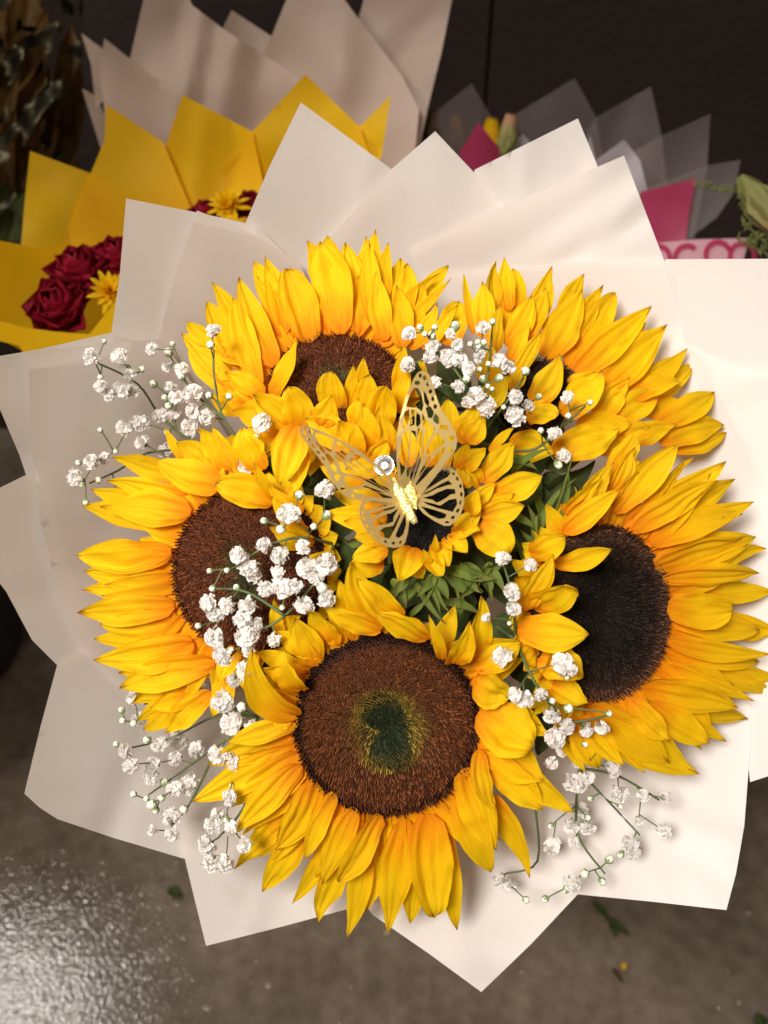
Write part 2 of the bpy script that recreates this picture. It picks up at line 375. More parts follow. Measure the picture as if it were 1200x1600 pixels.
for i, (pl, off) in enumerate(main):
    cr_ = fold_lines(pl, i, CX, CY)
    sheet(wrap, pl, cone(off), M['paper'], step=15, seed=i, amp=.0017, scale=.0065, creases=cr_)
ring = [(CX + 400 * math.cos(a * math.pi / 14), CY + 400 * math.sin(a * math.pi / 14)) for a in range(28)]
sheet(wrap, ring, cone(.026), M['paper'], step=32, seed=40, label='inner funnel of the white wrap under the flower heads')
V, F = [], []                                                    # gathered handle of the wrap going down into its bucket
hb = P(CX, CY, .765); he = Vector((0.03, 0.80, 0.42))
n = 36
for i in range(9):
    t = i / 8; c = hb.lerp(he, t); r = .075 * (1 - t) ** 1.5 + .028 + .012 * t
    for j in range(n):
        a = 2 * math.pi * j / n; rr = r * (1 + .10 * math.cos(a * 9) * t)
        V.append(c + (RT * math.cos(a) + UP * math.sin(a)) * rr)
for i in range(8):
    for j in range(n): F.append((i * n + j, i * n + (j + 1) % n, (i + 1) * n + (j + 1) % n, (i + 1) * n + j))
mesh('gathered_handle', V, F, M['paper'], wrap)
bucket(Vector((.03, .80, 0)), .13, .46, 'black bucket hidden under the white wrapped sunflower bouquet')

# ------------------------------------------------------------------ sunflowers
def onplane(px, py, C, n, h=0.):
    d = (P(px, py, 1) - CAM); return CAM + d * (((C + n * h) - CAM).dot(n) / d.dot(n))
HB = {-1: -.005, 0: -.0015, 1: .002, 2: .004}
HT = {-1: -.007, 0: -.001, 1: .005, 2: .020}
PALETTE = {
    'ripe': [(0, (.020, .028, .010)), (.28, (.024, .030, .011)), (.31, (.20, .14, .020)), (.38, (.19, .115, .020)), (.46, (.135, .047, .016)), (.86, (.132, .040, .013)), (.93, (.035, .014, .009)), (1, (.024, .011, .008))],
    'dark': [(0, (.011, .009, .005)), (.5, (.015, .010, .007)), (.78, (.034, .017, .011)), (.93, (.11, .050, .028)), (1, (.035, .018, .011))],
    'wine': [(0, (.026, .030, .013)), (.22, (.07, .055, .016)), (.34, (.115, .036, .014)), (.9, (.135, .038, .014)), (1, (.024, .011, .008))],
    'black': [(0, (.012, .012, .011)), (1, (.020, .018, .016))],
}
def pal(st, r):
    for (a, ca), (b, cb) in zip(st, st[1:]):
        if r <= b: 
            t = (r - a) / (b - a); return [x + (y - x) * t for x, y in zip(ca, cb)]
    return list(st[-1][1])
def sunflower(label, cpx, depth, n, rx, ry, petals, palette, nfl=1500, bracts=(), gap_filler_leaves=(), fill=True, dome=.006, stem_to=None):
    C = P(*cpx, depth); t = thing('sunflower', C, label, 'sunflower', 'sunflowers in the bouquet')
    ex = onplane(cpx[0] + rx, cpx[1], C, n) - C; ey = onplane(cpx[0], cpx[1] - ry, C, n) - C
    def at(r, a, h=0): return C + ex * (r * math.cos(a)) + ey * (r * math.sin(a)) + n * h
    hh = lambda r: dome * (1 - r * r) - .004 * math.exp(-(r / .3) ** 2) + (-.004 if r > .99 else 0)
    V, F, CO = [], [], []
    NR, NA = 12, 48
    for i in range(NR + 1):
        for j in range(NA): V.append(at(max(.001, i / NR), 2 * math.pi * j / NA, hh(i / NR)))
    for i in range(NR):
        for j in range(NA): F.append((i * NA + j, (i + 1) * NA + j, (i + 1) * NA + (j + 1) % NA, i * NA + (j + 1) % NA))
    b = len(V)                                                   # the rounded back of the head
    for i in range(1, 8):
        q = i / 7
        for j in range(NA): V.append(at(.98 * math.cos(q * 1.45), 2 * math.pi * j / NA, -.004 - .034 * math.sin(q * 1.45)))
    o1 = mesh('disc', V[:b], F, M['floret'], t)
    ca = o1.data.color_attributes.new('Col', 'FLOAT_COLOR', 'POINT')
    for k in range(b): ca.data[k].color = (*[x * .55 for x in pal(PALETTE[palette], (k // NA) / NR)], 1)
    VB = V[b:]; FB = [(i * NA + j, i * NA + (j + 1) % NA, (i + 1) * NA + (j + 1) % NA, (i + 1) * NA + j) for i in range(6) for j in range(NA)]
    mesh('calyx', VB, FB, M['leaf'], t, uvs=[(0, .5)] * len(VB))
    V, F, CO = [], [], []
    unit = (ex.length + ey.length) / 2
    for k in range(nfl):
        r = math.sqrt((k + .5) / nfl) * 1.0; a = k * 2.399963
        wig = .06 * noise.noise(Vector((math.cos(a) * 1.6, math.sin(a) * 1.6, cpx[0] * .1))) + .10 * math.sin(a * 2 + 1.1) * math.exp(-(r / .45) ** 2)
        c = pal(PALETTE[palette], max(0, min(1, r + wig * (2.2 if r < .45 else .6))))
        jit = random.choice((.45, .7, .9, 1.1, 1.5, 2.0)); c = [x * jit for x in c]
        p = at(r, a, hh(r)); s = unit * 1.05 / math.sqrt(nfl) * random.uniform(.8, 1.05)
        hgt = random.uniform(.0010, .0022) * (1.5 if r > .9 else 1.0) * (.7 if r < .3 else 1)
        rad = (ex * math.cos(a) + ey * math.sin(a)).normalized(); tn = rad.cross(n)
        tip = p + n * hgt + rad * random.uniform(-.0004, .0024) + tn * random.uniform(-.0008, .0008)
        bb = len(V)
        V += [p + rad * s * .95, p + tn * s * .7, p - rad * s * .95, p - tn * s * .7, tip + rad * s * .22, tip - rad * s * .16 + tn * s * .22, tip - rad * s * .16 - tn * s * .22]
        F += [(bb, bb + 1, bb + 5, bb + 4), (bb + 1, bb + 2, bb + 5), (bb + 2, bb + 3, bb + 6, bb + 5), (bb + 3, bb, bb + 4, bb + 6), (bb + 4, bb + 5, bb + 6)]
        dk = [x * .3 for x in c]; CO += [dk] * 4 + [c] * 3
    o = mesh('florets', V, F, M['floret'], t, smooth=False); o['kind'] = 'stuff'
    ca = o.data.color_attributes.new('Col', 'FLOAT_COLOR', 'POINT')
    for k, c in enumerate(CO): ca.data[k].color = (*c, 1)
    tips = []
    for q in petals:
        bx, by, tx, ty, wd = q[:5]; lay = q[5] if len(q) > 5 else 0; kw = dict(q[6]) if len(q) > 6 else {}
        h = kw.pop('h', HT[lay]) + random.uniform(-.0022, .0022); hb_ = kw.pop('hb', HB[lay]) + random.uniform(-.001, .001)
        B = onplane(bx, by, C, n, hb_); T = onplane(tx, ty, C, n, h)
        sc_ = (C - CAM).dot(FW) * K
        args = dict(bow=random.uniform(.03, .13), side=random.uniform(-.085, .085), cup=random.uniform(.06, .24), rnd=random.uniform(0, .12), curl=random.uniform(-.12, .14), roll=random.uniform(-.3, .3), twist=random.uniform(-.4, .4), base=random.uniform(.58, .8), peak=random.uniform(.34, .56), asym=random.uniform(-.25, .25), ridge=random.uniform(.025, .06))
        if lay == 2: args['bow'] = random.uniform(.12, .22)
        args.update(kw)
        args['pleat'] = random.uniform(.5, 1.6); args['tipc'] = random.choice((0, 0, 0, .12, -.12, .22, -.2, .3))
        petal(t, B, T, wd * sc_ * random.uniform(.82, 1.06), n, M['petal'], **args)
        dx, dy = (tx - cpx[0]) / rx, (ty - cpx[1]) / ry; tips.append((math.atan2(-dy, dx), math.hypot(dx, dy), lay))
    if fill:
        for k in range(38):
            a = 2 * math.pi * (k + random.uniform(-.2, .2)) / 38
            near = min(tips, key=lambda q: abs((q[0] - a + math.pi) % (2 * math.pi) - math.pi) + (2 if q[1] < 1.2 else 0))
            rr = 1 + (near[1] - 1) * .62
            if near[1] < 1.2: rr = 1.3
            petal(t, at(.95, a, -.004), at(rr, a + random.uniform(-.08, .08), -.006), 34 * depth * K, n, M['petal'], bow=.06, roll=random.uniform(-.2, .2), base=.8, nt_=10, nu=6)
        for k in range(30):                                       # a second row of narrow petals between the others
            a = 2 * math.pi * (k + random.uniform(-.35, .35)) / 30
            near = min(tips, key=lambda q: abs((q[0] - a + math.pi) % (2 * math.pi) - math.pi) + (2 if q[1] < 1.2 else 0))
            if near[1] < 1.35: continue
            petal(t, at(.97, a, -.002), at(1 + (near[1] - 1) * random.uniform(.72, .93), a + random.uniform(-.1, .1), random.uniform(-.006, .004)), random.uniform(22, 34) * depth * K, n, M['petal'], bow=random.uniform(.02, .12), side=random.uniform(-.1, .1), roll=random.uniform(-.6, .6), twist=random.uniform(-.7, .7), base=.75, peak=random.uniform(.35, .6), ridge=.05, pleat=1.2, tipc=random.uniform(-.3, .3), nt_=12, nu=8)
    for q in bracts:
        bx, by, tx, ty, wd, dd = q[:6]
        petal(t, P(bx, by, depth + dd), P(tx, ty, depth + dd - random.uniform(0, .012)), wd * .62 * depth * K, cv(random.uniform(-.3, .3), random.uniform(-.3, .3), 1), M['bract'], name='bract', bow=random.uniform(.1, .4), side=random.uniform(-.3, .3), cup=.3, tipc=random.uniform(-.6, .6), roll=random.uniform(-.6, .6), twist=random.uniform(-1., 1.), base=.8, nt_=12, nu=6)
    for q in gap_filler_leaves:  # greenery, plus leaves added to darken gaps where pale paper showed
        bx, by, tx, ty, wd, dd = q[:6]
        petal(t, P(bx, by, depth + dd), P(tx, ty, depth + dd), wd * depth * K, cv(random.uniform(-.3, .3), random.uniform(-.3, .3), 1), M['leaf'], name='leaf', bow=random.uniform(.05, .25), side=random.uniform(-.15, .15), cup=.2, base=.5, ridge=.03, roll=random.uniform(-.5, .5), twist=random.uniform(-.8, .8), wob=.12)
    for k in range(9):  # leaves added behind each head so the gaps between flowers go dark
        a = 2 * math.pi * k / 9 + random.uniform(-.2, .2); e_ = at(random.uniform(1.5, 1.9), a, -.045 - random.uniform(0, .015))
        r_ = (e_ - CAM); dd = r_.dot(FW); px_, py_ = 600 + r_.dot(RT) / dd / K, 800 - r_.dot(UP) / dd / K
        if math.hypot(px_ - CX, py_ - CY) > 330: continue
        petal(t, at(.3, a, -.034), e_, random.uniform(.012, .02) if palette == 'black' else random.uniform(.024, .034), n, M['bract' if palette == 'black' else 'leaf'], name='leaf', bow=random.uniform(.1, .35), cup=.18, base=.4, roll=random.uniform(-.5, .5), twist=random.uniform(-.7, .7), ridge=.02, nt_=10, nu=6)
    V, F = [], []
    s0 = C - n * .034; e = hb.lerp(he, .35); mid = s0 - n * .06
    tube_into(V, F, [s0 * (1 - u) ** 2 + mid * 2 * u * (1 - u) + e * u * u for u in [i / 8 for i in range(9)]], .006, .005, 8)
    mesh('stem', V, F, M['stem'], t)
    return t
h = lambda v, **k: dict(h=v / 1000, **k)
F1 = [(470,1195,370,1298,54,1),(490,1222,432,1332,52,1),(522,1238,475,1345,36,1),(555,1262,503,1384,46,1),(592,1272,528,1380,56,1,h(8,cup=.3,rnd=.4)),(635,1280,609,1447,60,0),(668,1272,680,1438,72,1,h(6,rnd=.3)),
 (695,1290,715,1457,44,-1),(480,1295,410,1396,50,-1),(512,1310,457,1410,32,-1),(545,1320,495,1433,48,-1),(572,1310,548,1456,48,-1),(455,1260,368,1350,50,-1),(478,1268,390,1345,44,-1),(600,1300,575,1420,44,-1),(640,1310,640,1440,44,-1),
 (468,1162,302,1252,58,0),(472,1178,366,1256,52,0),(466,1128,357,1160,40,1),(462,1145,330,1190,50,-1),
 (468,1118,394,1012,56,1,h(14,side=-.32,cup=.28)),(472,1080,437,1018,48,2,h(14,side=-.1)),(476,1052,410,1040,44,1,h(10)),(470,1100,378,1062,44,0,h(6)),(455,1122,425,1126,30,1,h(6)),
 (492,1042,462,965,54,0,h(8)),(518,1008,485,944,56,0,h(8)),(505,1025,430,985,46,0),(596,984,508,948,44,2,h(12,rnd=.4,bow=.1)),(602,978,548,872,58,1,h(18,side=-.15)),(628,968,562,905,52,1,h(16,rnd=.4)),(668,1000,586,953,46,2,h(12,rnd=.35,bow=.12)),(560,985,530,905,44,0,h(10)),
 (735,1032,757,936,54,1,h(16,rnd=.3)),(706,1036,735,972,46,2,h(20,cup=.3)),(690,1030,669,960,20,2,h(14)),(738,1038,816,1006,52,1,h(10)),(742,1062,796,1086,66,1,h(10,rnd=.7,cup=.2)),
 (748,1112,836,1166,84,1,h(8,rnd=.4)),(785,1105,852,1146,52,0),(758,1175,846,1262,56,0),(785,1180,894,1267,56,-1,h(-2,rnd=.3)),(750,1172,772,1266,36,2,h(10,side=.2,twist=.9)),
 (730,1200,775,1331,66,1),(716,1236,767,1366,58,0,h(0,rnd=.3)),(762,1240,828,1358,52,-1),(745,1150,845,1215,60,0)]
sunflower('sunflower at the bottom front with brown disc and green heart fully facing out', (605, 1137), .530, cv(.02, -.26, .97), 147, 147, F1, 'ripe', nfl=3800)
F2 = [(960,800,1057,696,48,1),(985,815,1075,711,36,0),(948,752,998,667,48,0),(955,770,987,699,38,1),(955,790,997,737,32,1),(905,792,956,723,40,1,h(10)),(882,802,938,744,42,1,h(14)),(880,832,968,764,42,2,h(16)),(930,800,990,720,44,0),
 (975,825,1127,725,52,0),(988,828,1112,748,48,1),(1015,822,1148,748,50,-1),(1008,840,1174,785,52,0),(1015,848,1166,798,46,1),(1022,872,1184,838,62,0),(1080,870,1196,856,48,-1),(1022,882,1171,845,50,1),(1035,905,1189,898,46,1),(1070,920,1206,925,44,-1),
 (1043,948,1141,950,62,2,h(10,rnd=.5,bow=.12)),(1045,968,1190,984,52,0),(1080,960,1218,985,44,-1),(1042,1000,1196,1020,42,1),(1040,1018,1195,1036,40,0),(1005,1075,1148,1102,54,1),(1028,1042,1170,1090,50,0),(1060,1040,1214,1088,52,-1),(1080,1030,1222,1058,42,-1),
 (1030,1085,1168,1122,50,-1),(1020,1090,1133,1158,38,0),(1020,1100,1108,1162,52,1),(1040,1110,1098,1175,24,0),(930,1105,1083,1208,72,0),(920,1105,1047,1193,62,1),(985,1090,1043,1153,46,2,h(10,side=.15)),(922,1112,1003,1206,42,1),(905,1120,971,1193,38,1),(890,1120,940,1205,46,0),(875,1110,905,1200,44,-1),
 (865,882,957,854,34,2,h(34,bow=.12)),(828,864,889,836,46,2,h(26)),(830,945,899,912,60,2,h(28,rnd=.75)),(810,982,921,992,66,2,h(30,rnd=.2,bow=.14)),(845,1025,914,1056,64,2,h(24,rnd=.5)),(862,1068,913,1102,48,2,h(20,rnd=.4)),(812,955,864,866,38,2,h(22)),(840,1000,800,1010,50,0),(835,930,800,900,40,0,h(4)),(850,1060,860,1010,40,1,h(12))]
sunflower('sunflower at the far right with nearly black disc and long overlapping petals', (942, 958), .532, cv(.29, -.04, .95), 106, 140, F2, 'dark', nfl=3000,
 bracts=[(835,860,822,785,20,.0),(845,850,870,770,18,.0),(850,835,905,745,16,.004),(835,850,840,800,18,-.004),(840,870,812,830,20,.0),(860,830,885,722,12,-.002),(860,820,898,700,10,-.002),(830,890,800,830,24,.006),(850,815,830,752,22,.006)],
 gap_filler_leaves=[(820,820,930,720,60,.03),(800,780,900,800,60,.035),(790,760,870,690,50,.03)])
F3 = [(285,742,184,712,46,0),(345,758,242,719,52,1),(292,775,177,747,42,0),(298,800,167,796,64,1),(285,822,142,795,56,-1),(250,790,144,764,40,-1),(268,862,117,868,70,1),(265,905,133,892,56,0),(272,945,128,955,64,1),(280,968,155,977,54,0),(302,1005,148,1030,62,1),(335,1035,187,1075,62,1),(330,1045,205,1102,50,-1),(320,1040,190,1050,54,0),(270,885,150,850,50,-1),(265,925,140,920,50,-1),(285,985,150,1000,54,-1),
 (330,1082,263,1142,44,1,h(0)),(295,1090,237,1106,38,0,h(2)),(280,1100,222,1142,38,-1),(300,1060,210,1130,44,-1),(360,1050,330,1120,44,0),
 (288,722,258,668,24,0),(345,740,318,666,36,1,h(8)),(368,738,330,667,42,1,h(10)),(330,735,285,690,44,0),(430,782,336,756,52,2,h(22,rnd=.6,bow=.12)),(436,782,396,720,24,2,h(26)),(410,735,375,668,52,1,h(12)),
 (470,805,421,757,34,2,h(20)),(478,832,424,776,40,2,h(24)),(490,850,421,822,48,2,h(18)),(470,860,440,800,40,1,h(14)),(442,996,430,934,32,2,h(16)),(440,986,470,962,34,2,h(14)),(480,900,520,860,50,0,h(4)),(372,1012,345,1062,38,1,h(6)),(395,1015,385,1075,44,0,h(4)),(430,1000,460,1040,50,0)]
sunflower('sunflower at the left with wine brown disc half under white baby\'s breath', (385, 893), .540, cv(-.28, -.05, .95), 123, 132, F3, 'wine', nfl=3200)
F4 = [(395,560,331,440,48,0),(382,580,321,467,48,0),(372,572,287,499,42,-1),(362,600,283,518,42,0),(380,620,298,545,50,0),(430,572,373,434,50,1),(442,525,393,404,40,0),(452,530,414,401,48,0),(484,535,447,424,62,1,h(8,rnd=.5,cup=.25)),(405,612,364,464,46,1),(412,618,352,582,40,1,h(10)),(400,630,330,590,48,0),
 (520,485,482,378,46,0),(535,475,511,366,44,-1),(532,522,499,376,76,1,h(6,rnd=.2)),(556,512,540,381,56,0),(580,470,588,362,46,-1),(566,460,574,376,34,-1),(592,485,608,384,46,0),(582,505,577,379,42,1),(602,532,588,428,44,1),(612,500,626,400,46,-1),(626,505,636,411,46,0),(630,542,622,450,42,1),(640,530,663,440,40,0),(650,505,701,414,42,-1),(660,545,714,477,26,1,h(10)),(640,545,686,478,36,0,h(6)),(560,522,560,440,50,0),(505,528,470,440,50,0),(470,545,430,450,44,-1),
 (618,612,633,538,26,2,h(18)),(622,645,642,570,30,2,h(18)),(424,620,467,529,38,2,h(26,bow=.1)),(472,668,451,605,56,2,h(20,rnd=.7)),(462,668,396,624,54,1,h(16,rnd=.5)),(527,642,518,579,48,2,h(22,rnd=.7,cup=.3)),(546,640,553,569,25,2,h(24)),(564,625,568,558,25,2,h(24)),(567,655,581,584,46,2,h(24,rnd=.6)),(592,665,604,599,54,2,h(24,rnd=.7)),(440,690,400,650,56,0,h(6)),(420,650,370,640,50,0,h(4)),(380,640,330,620,46,0,h(4)),(390,700,340,690,50,-1),(640,620,660,560,34,1,h(10))]
sunflower('sunflower at the top left, brown disc cut off by yellow petals below', (526, 606), .552, cv(-.12, .24, .96), 110, 84, F4, 'wine', nfl=2600)
F5 = [(740,522,725,428,20,0),(765,505,768,409,40,0),(755,528,755,444,38,1),(795,485,789,406,28,0),(810,485,802,414,36,-1),(772,552,780,479,32,1),(792,542,833,459,40,1),(832,505,857,424,42,0),(822,532,852,454,44,1),(868,505,908,432,46,-1),(852,560,908,455,58,1),(880,552,935,453,48,0),(886,576,961,456,52,0),(898,582,1012,484,56,1),(928,560,1008,505,44,-1),(938,612,1035,517,66,1),(975,622,1068,554,50,0),(1000,632,1089,567,46,-1),(985,622,1068,592,40,1),(1020,668,1119,610,50,0),(1030,692,1131,664,48,0),(1050,702,1134,676,40,-1),(990,640,1095,650,44,-1),(905,560,960,500,50,-1),(780,520,800,440,40,-1),
 (955,662,1031,611,52,1),(930,652,976,591,46,1),(985,692,1054,664,42,1),(960,680,1026,672,36,1),(862,705,958,675,68,2,h(10,rnd=.4)),(900,668,986,664,54,1),(882,652,941,590,66,2,h(12,rnd=.35)),(885,615,930,581,42,1,h(8)),(832,632,876,556,50,2,h(20,bow=.1)),(800,592,844,519,32,2,h(16)),(795,562,826,504,28,1,h(12)),(798,612,816,570,28,2,h(14)),(822,652,872,648,58,2,h(12,rnd=.6)),(795,692,862,706,54,1,h(6)),(760,600,765,540,44,0,h(4)),(700,540,718,470,44,-1,h(-6,rnd=.5)),(745,640,790,590,44,0,h(4)),(930,700,1000,690,44,0)]
sunflower('sunflower at the upper right, dark disc almost covered by its own petals', (846, 618), .552, cv(.24, .2, .95), 62, 58, F5, 'dark', nfl=800, fill=False)
F6 = [(772,776,849,744,48,1,h(6)),(750,802,819,789,44,1,h(6)),(752,752,800,689,44,1,h(4)),(765,706,804,668,17,0),(718,692,746,632,42,0),(730,692,756,650,48,1),(700,682,700,622,34,0),(714,732,731,690,26,1,h(8)),(724,732,761,704,38,2,h(8,cup=.45)),(750,757,724,732,32,2,h(8,cup=.4)),(735,792,774,754,28,1,h(8)),(750,796,804,770,28,1,h(8)),(728,802,746,764,36,2,h(12)),(748,818,797,866,62,1,h(6,rnd=.6)),(713,836,752,828,28,2,h(10,cup=.4)),(708,838,753,794,38,1,h(8)),
 (698,838,731,862,38,1,h(8,cup=.5,rnd=.5)),(684,848,702,885,38,1,h(8,cup=.5,rnd=.5)),(680,868,680,834,16,2,h(12)),(668,888,662,858,20,2,h(14)),(668,862,692,902,38,1,h(6,cup=.45,rnd=.5)),(646,855,624,909,50,1,h(6,cup=.3)),(640,858,660,905,40,0),(606,858,550,872,40,1,h(6,rnd=.5)),(600,842,553,838,36,1,h(6,rnd=.4)),(592,828,538,812,36,1,h(6)),(605,808,505,800,50,0,h(2)),(600,790,520,770,46,0),
 (502,665,519,617,42,1,h(10)),(552,668,559,624,38,1,h(12)),(568,708,525,658,46,1,h(10)),(562,712,556,661,28,2,h(14)),(580,704,568,631,34,1,h(12)),(610,708,592,637,38,1,h(12)),(578,722,605,688,34,2,h(12)),(545,695,478,652,60,0,h(2)),(464,664,437,759,56,2,h(8,rnd=.3,bow=.16)),(478,704,459,771,36,1,h(4)),(600,725,540,735,46,0),(640,730,625,650,42,0),(670,730,665,650,40,0),(625,760,570,720,44,0),(690,735,690,660,40,0),(600,880,545,885,44,-1,h(-4)),(720,760,740,720,36,0),(570,755,500,730,44,-1,h(-8))]
sunflower('sunflower in the middle of the bouquet, black disc under the gold butterfly', (672, 798), .512, cv(0, .05, 1), 66, 66, F6, 'black', nfl=700, fill=False, dome=.003,
 bracts=[(612,905,634,957,26,.012),(648,908,698,977,16,.008),(640,962,666,936,16,.012),(700,890,776,906,34,.010),(690,885,735,935,34,.012),(655,905,620,950,26,.014),(680,905,705,960,12,.006),(725,880,770,940,28,.014),(745,900,800,860,30,.016),(760,880,790,930,26,.014),(790,800,840,830,26,.012),(800,780,850,760,22,.012),(545,850,560,835,34,.016),(800,740,860,700,20,.02),(780,720,840,735,24,.02),(690,940,750,960,24,.02),(720,930,700,985,20,.022)] + [(x_, random.uniform(878, 905), x_ + random.uniform(-45, 50), random.uniform(915, 968) - (x_ - 640) * .25, random.uniform(14, 34), random.uniform(.004, .016)) for x_ in [random.uniform(630, 785) for _ in range(16)]],
 gap_filler_leaves=[(600,890,760,960,70,.045),(640,960,780,920,70,.05),(740,820,830,880,60,.045),(780,720,850,800,70,.045),(470,740,540,800,60,.045),(520,840,560,900,44,.03),(780,960,830,1080,70,.05),(690,560,730,640,60,.05),(820,700,930,690,70,.05),(850,740,900,820,70,.05),(800,820,800,930,60,.05),(560,900,640,1000,70,.05),(480,700,440,790,60,.045),(540,770,480,860,60,.05),(430,930,470,1010,60,.045),(860,1100,840,1180,60,.05),(800,1000,850,1100,60,.05),(700,600,640,680,70,.05),(690,870,760,930,80,.038),(740,850,800,900,80,.036),(780,810,850,850,80,.036),(760,770,840,780,80,.036),(720,900,700,1000,80,.045),(640,880,600,960,80,.04),(800,850,800,960,80,.05),(700,720,780,660,80,.05),(560,860,520,930,60,.035),(660,620,650,560,24,.02),(480,760,505,690,40,.04)])

# ------------------------------------------------------------------ baby's breath
def blossom_mesh(seed):
    rnd = random.Random(seed); V, F, UV = [], [], []
    for k in range(34):
        z = 1 - (k + .5) / 34 * 1.25; a = k * 2.4 + rnd.uniform(-.3, .3); q = math.sqrt(max(0, 1 - z * z))
        d = Vector((q * math.cos(a), q * math.sin(a), z)).normalized()
        d = (d + Vector((rnd.uniform(-.2, .2), rnd.uniform(-.2, .2), rnd.uniform(-.2, .2)))).normalized()
        s = d.orthogonal().normalized(); s = (s * math.cos(a * 3) + d.cross(s) * math.sin(a * 3)); nn = d.cross(s)
        L_ = rnd.uniform(.40, .54) * (1 if z > 0 else 1.1); wd = rnd.uniform(.22, .31)
        c0 = d * .08; b = len(V); k1 = rnd.uniform(-.14, .14); k2 = rnd.uniform(-.1, .1)
        bd = rnd.uniform(.20, .36) * L_ / .47; o_ = .80; wv = rnd.uniform(-.05, .05)
        V += [c0, c0 + d * L_ * .55 + s * wd * .8 + nn * .03, c0 + d * L_ * .62 + nn * (.07 + k2 * .3), c0 + d * L_ * .55 - s * wd * .8 + nn * .03,
              c0 + d * L_ * (o_ + .04) + s * wd * 1.05 + nn * (bd * .8), c0 + d * L_ * (o_ - .05 + wv) + s * wd * .45 + nn * (bd * 1.1), c0 + d * L_ * (o_ + .08) + s * wd * .05 + nn * (bd * .95), c0 + d * L_ * (o_ - .03 - wv) - s * wd * .45 + nn * (bd * 1.15), c0 + d * L_ * (o_ + .05) - s * wd * 1.05 + nn * (bd * .75)]
        UV += [(0, 0), (.8, .55), (0, .55), (-.8, .55), (1, 1), (.4, .85), (0, 1), (-.4, .85), (-1, 1)]
        F += [(b, b + 1, b + 2), (b, b + 2, b + 3), (b + 1, b + 4, b + 5), (b + 1, b + 5, b + 2), (b + 2, b + 5, b + 6), (b + 2, b + 6, b + 7), (b + 2, b + 7, b + 3), (b + 3, b + 7, b + 8)]
    nf = len(F); b = len(V)                                       # green cup underneath
    for r, z in ((.03, -.62), (.15, -.52), (.20, -.36), (.22, -.18)):
        for j in range(6):
            a = math.pi * j / 3; V.append(Vector((r * math.cos(a), r * math.sin(a), z))); UV.append((0, .5))
    for i in range(3):
        for j in range(6): F.append((b + i * 6 + j, b + i * 6 + (j + 1) % 6, b + (i + 1) * 6 + (j + 1) % 6, b + (i + 1) * 6 + j))
    o = mesh('blossom', V, F, [M['white_petal'], M['bud_green']], None, uvs=UV); me = o.data; bpy.data.objects.remove(o)
    for i in range(nf, len(F)): me.polygons[i].material_index = 1
    return me
BL = [blossom_mesh(s) for s in range(5)]
def bud_mesh():
    V, F, mi = [], [], []
    prof = [(.02, -.5), (.30, -.42), (.46, -.2), (.5, .02), (.44, .24), (.30, .40), (.02, .5)]; n = 10
    for r, z in prof:
        for j in range(n):
            a = 2 * math.pi * j / n; k = 1 + .07 * math.cos(a * 5)
            V.append(Vector((r * k * math.cos(a), r * k * math.sin(a), z)))
    for i in range(len(prof) - 1):
        for j in range(n):
            F.append((i * n + j, i * n + (j + 1) % n, (i + 1) * n + (j + 1) % n, (i + 1) * n + j)); mi.append(0 if (i < 2 or (i == 3 and j % 2) or (i == 2)) else 1)
    me = bpy.data.meshes.new('bud'); me.from_pydata([tuple(v) for v in V], [], F); me.materials.append(M['bud_green']); me.materials.append(M['bud_white'])
    me.polygons.foreach_set('material_index', mi); me.polygons.foreach_set('use_smooth', [True] * len(F)); return me
BUD = bud_mesh()
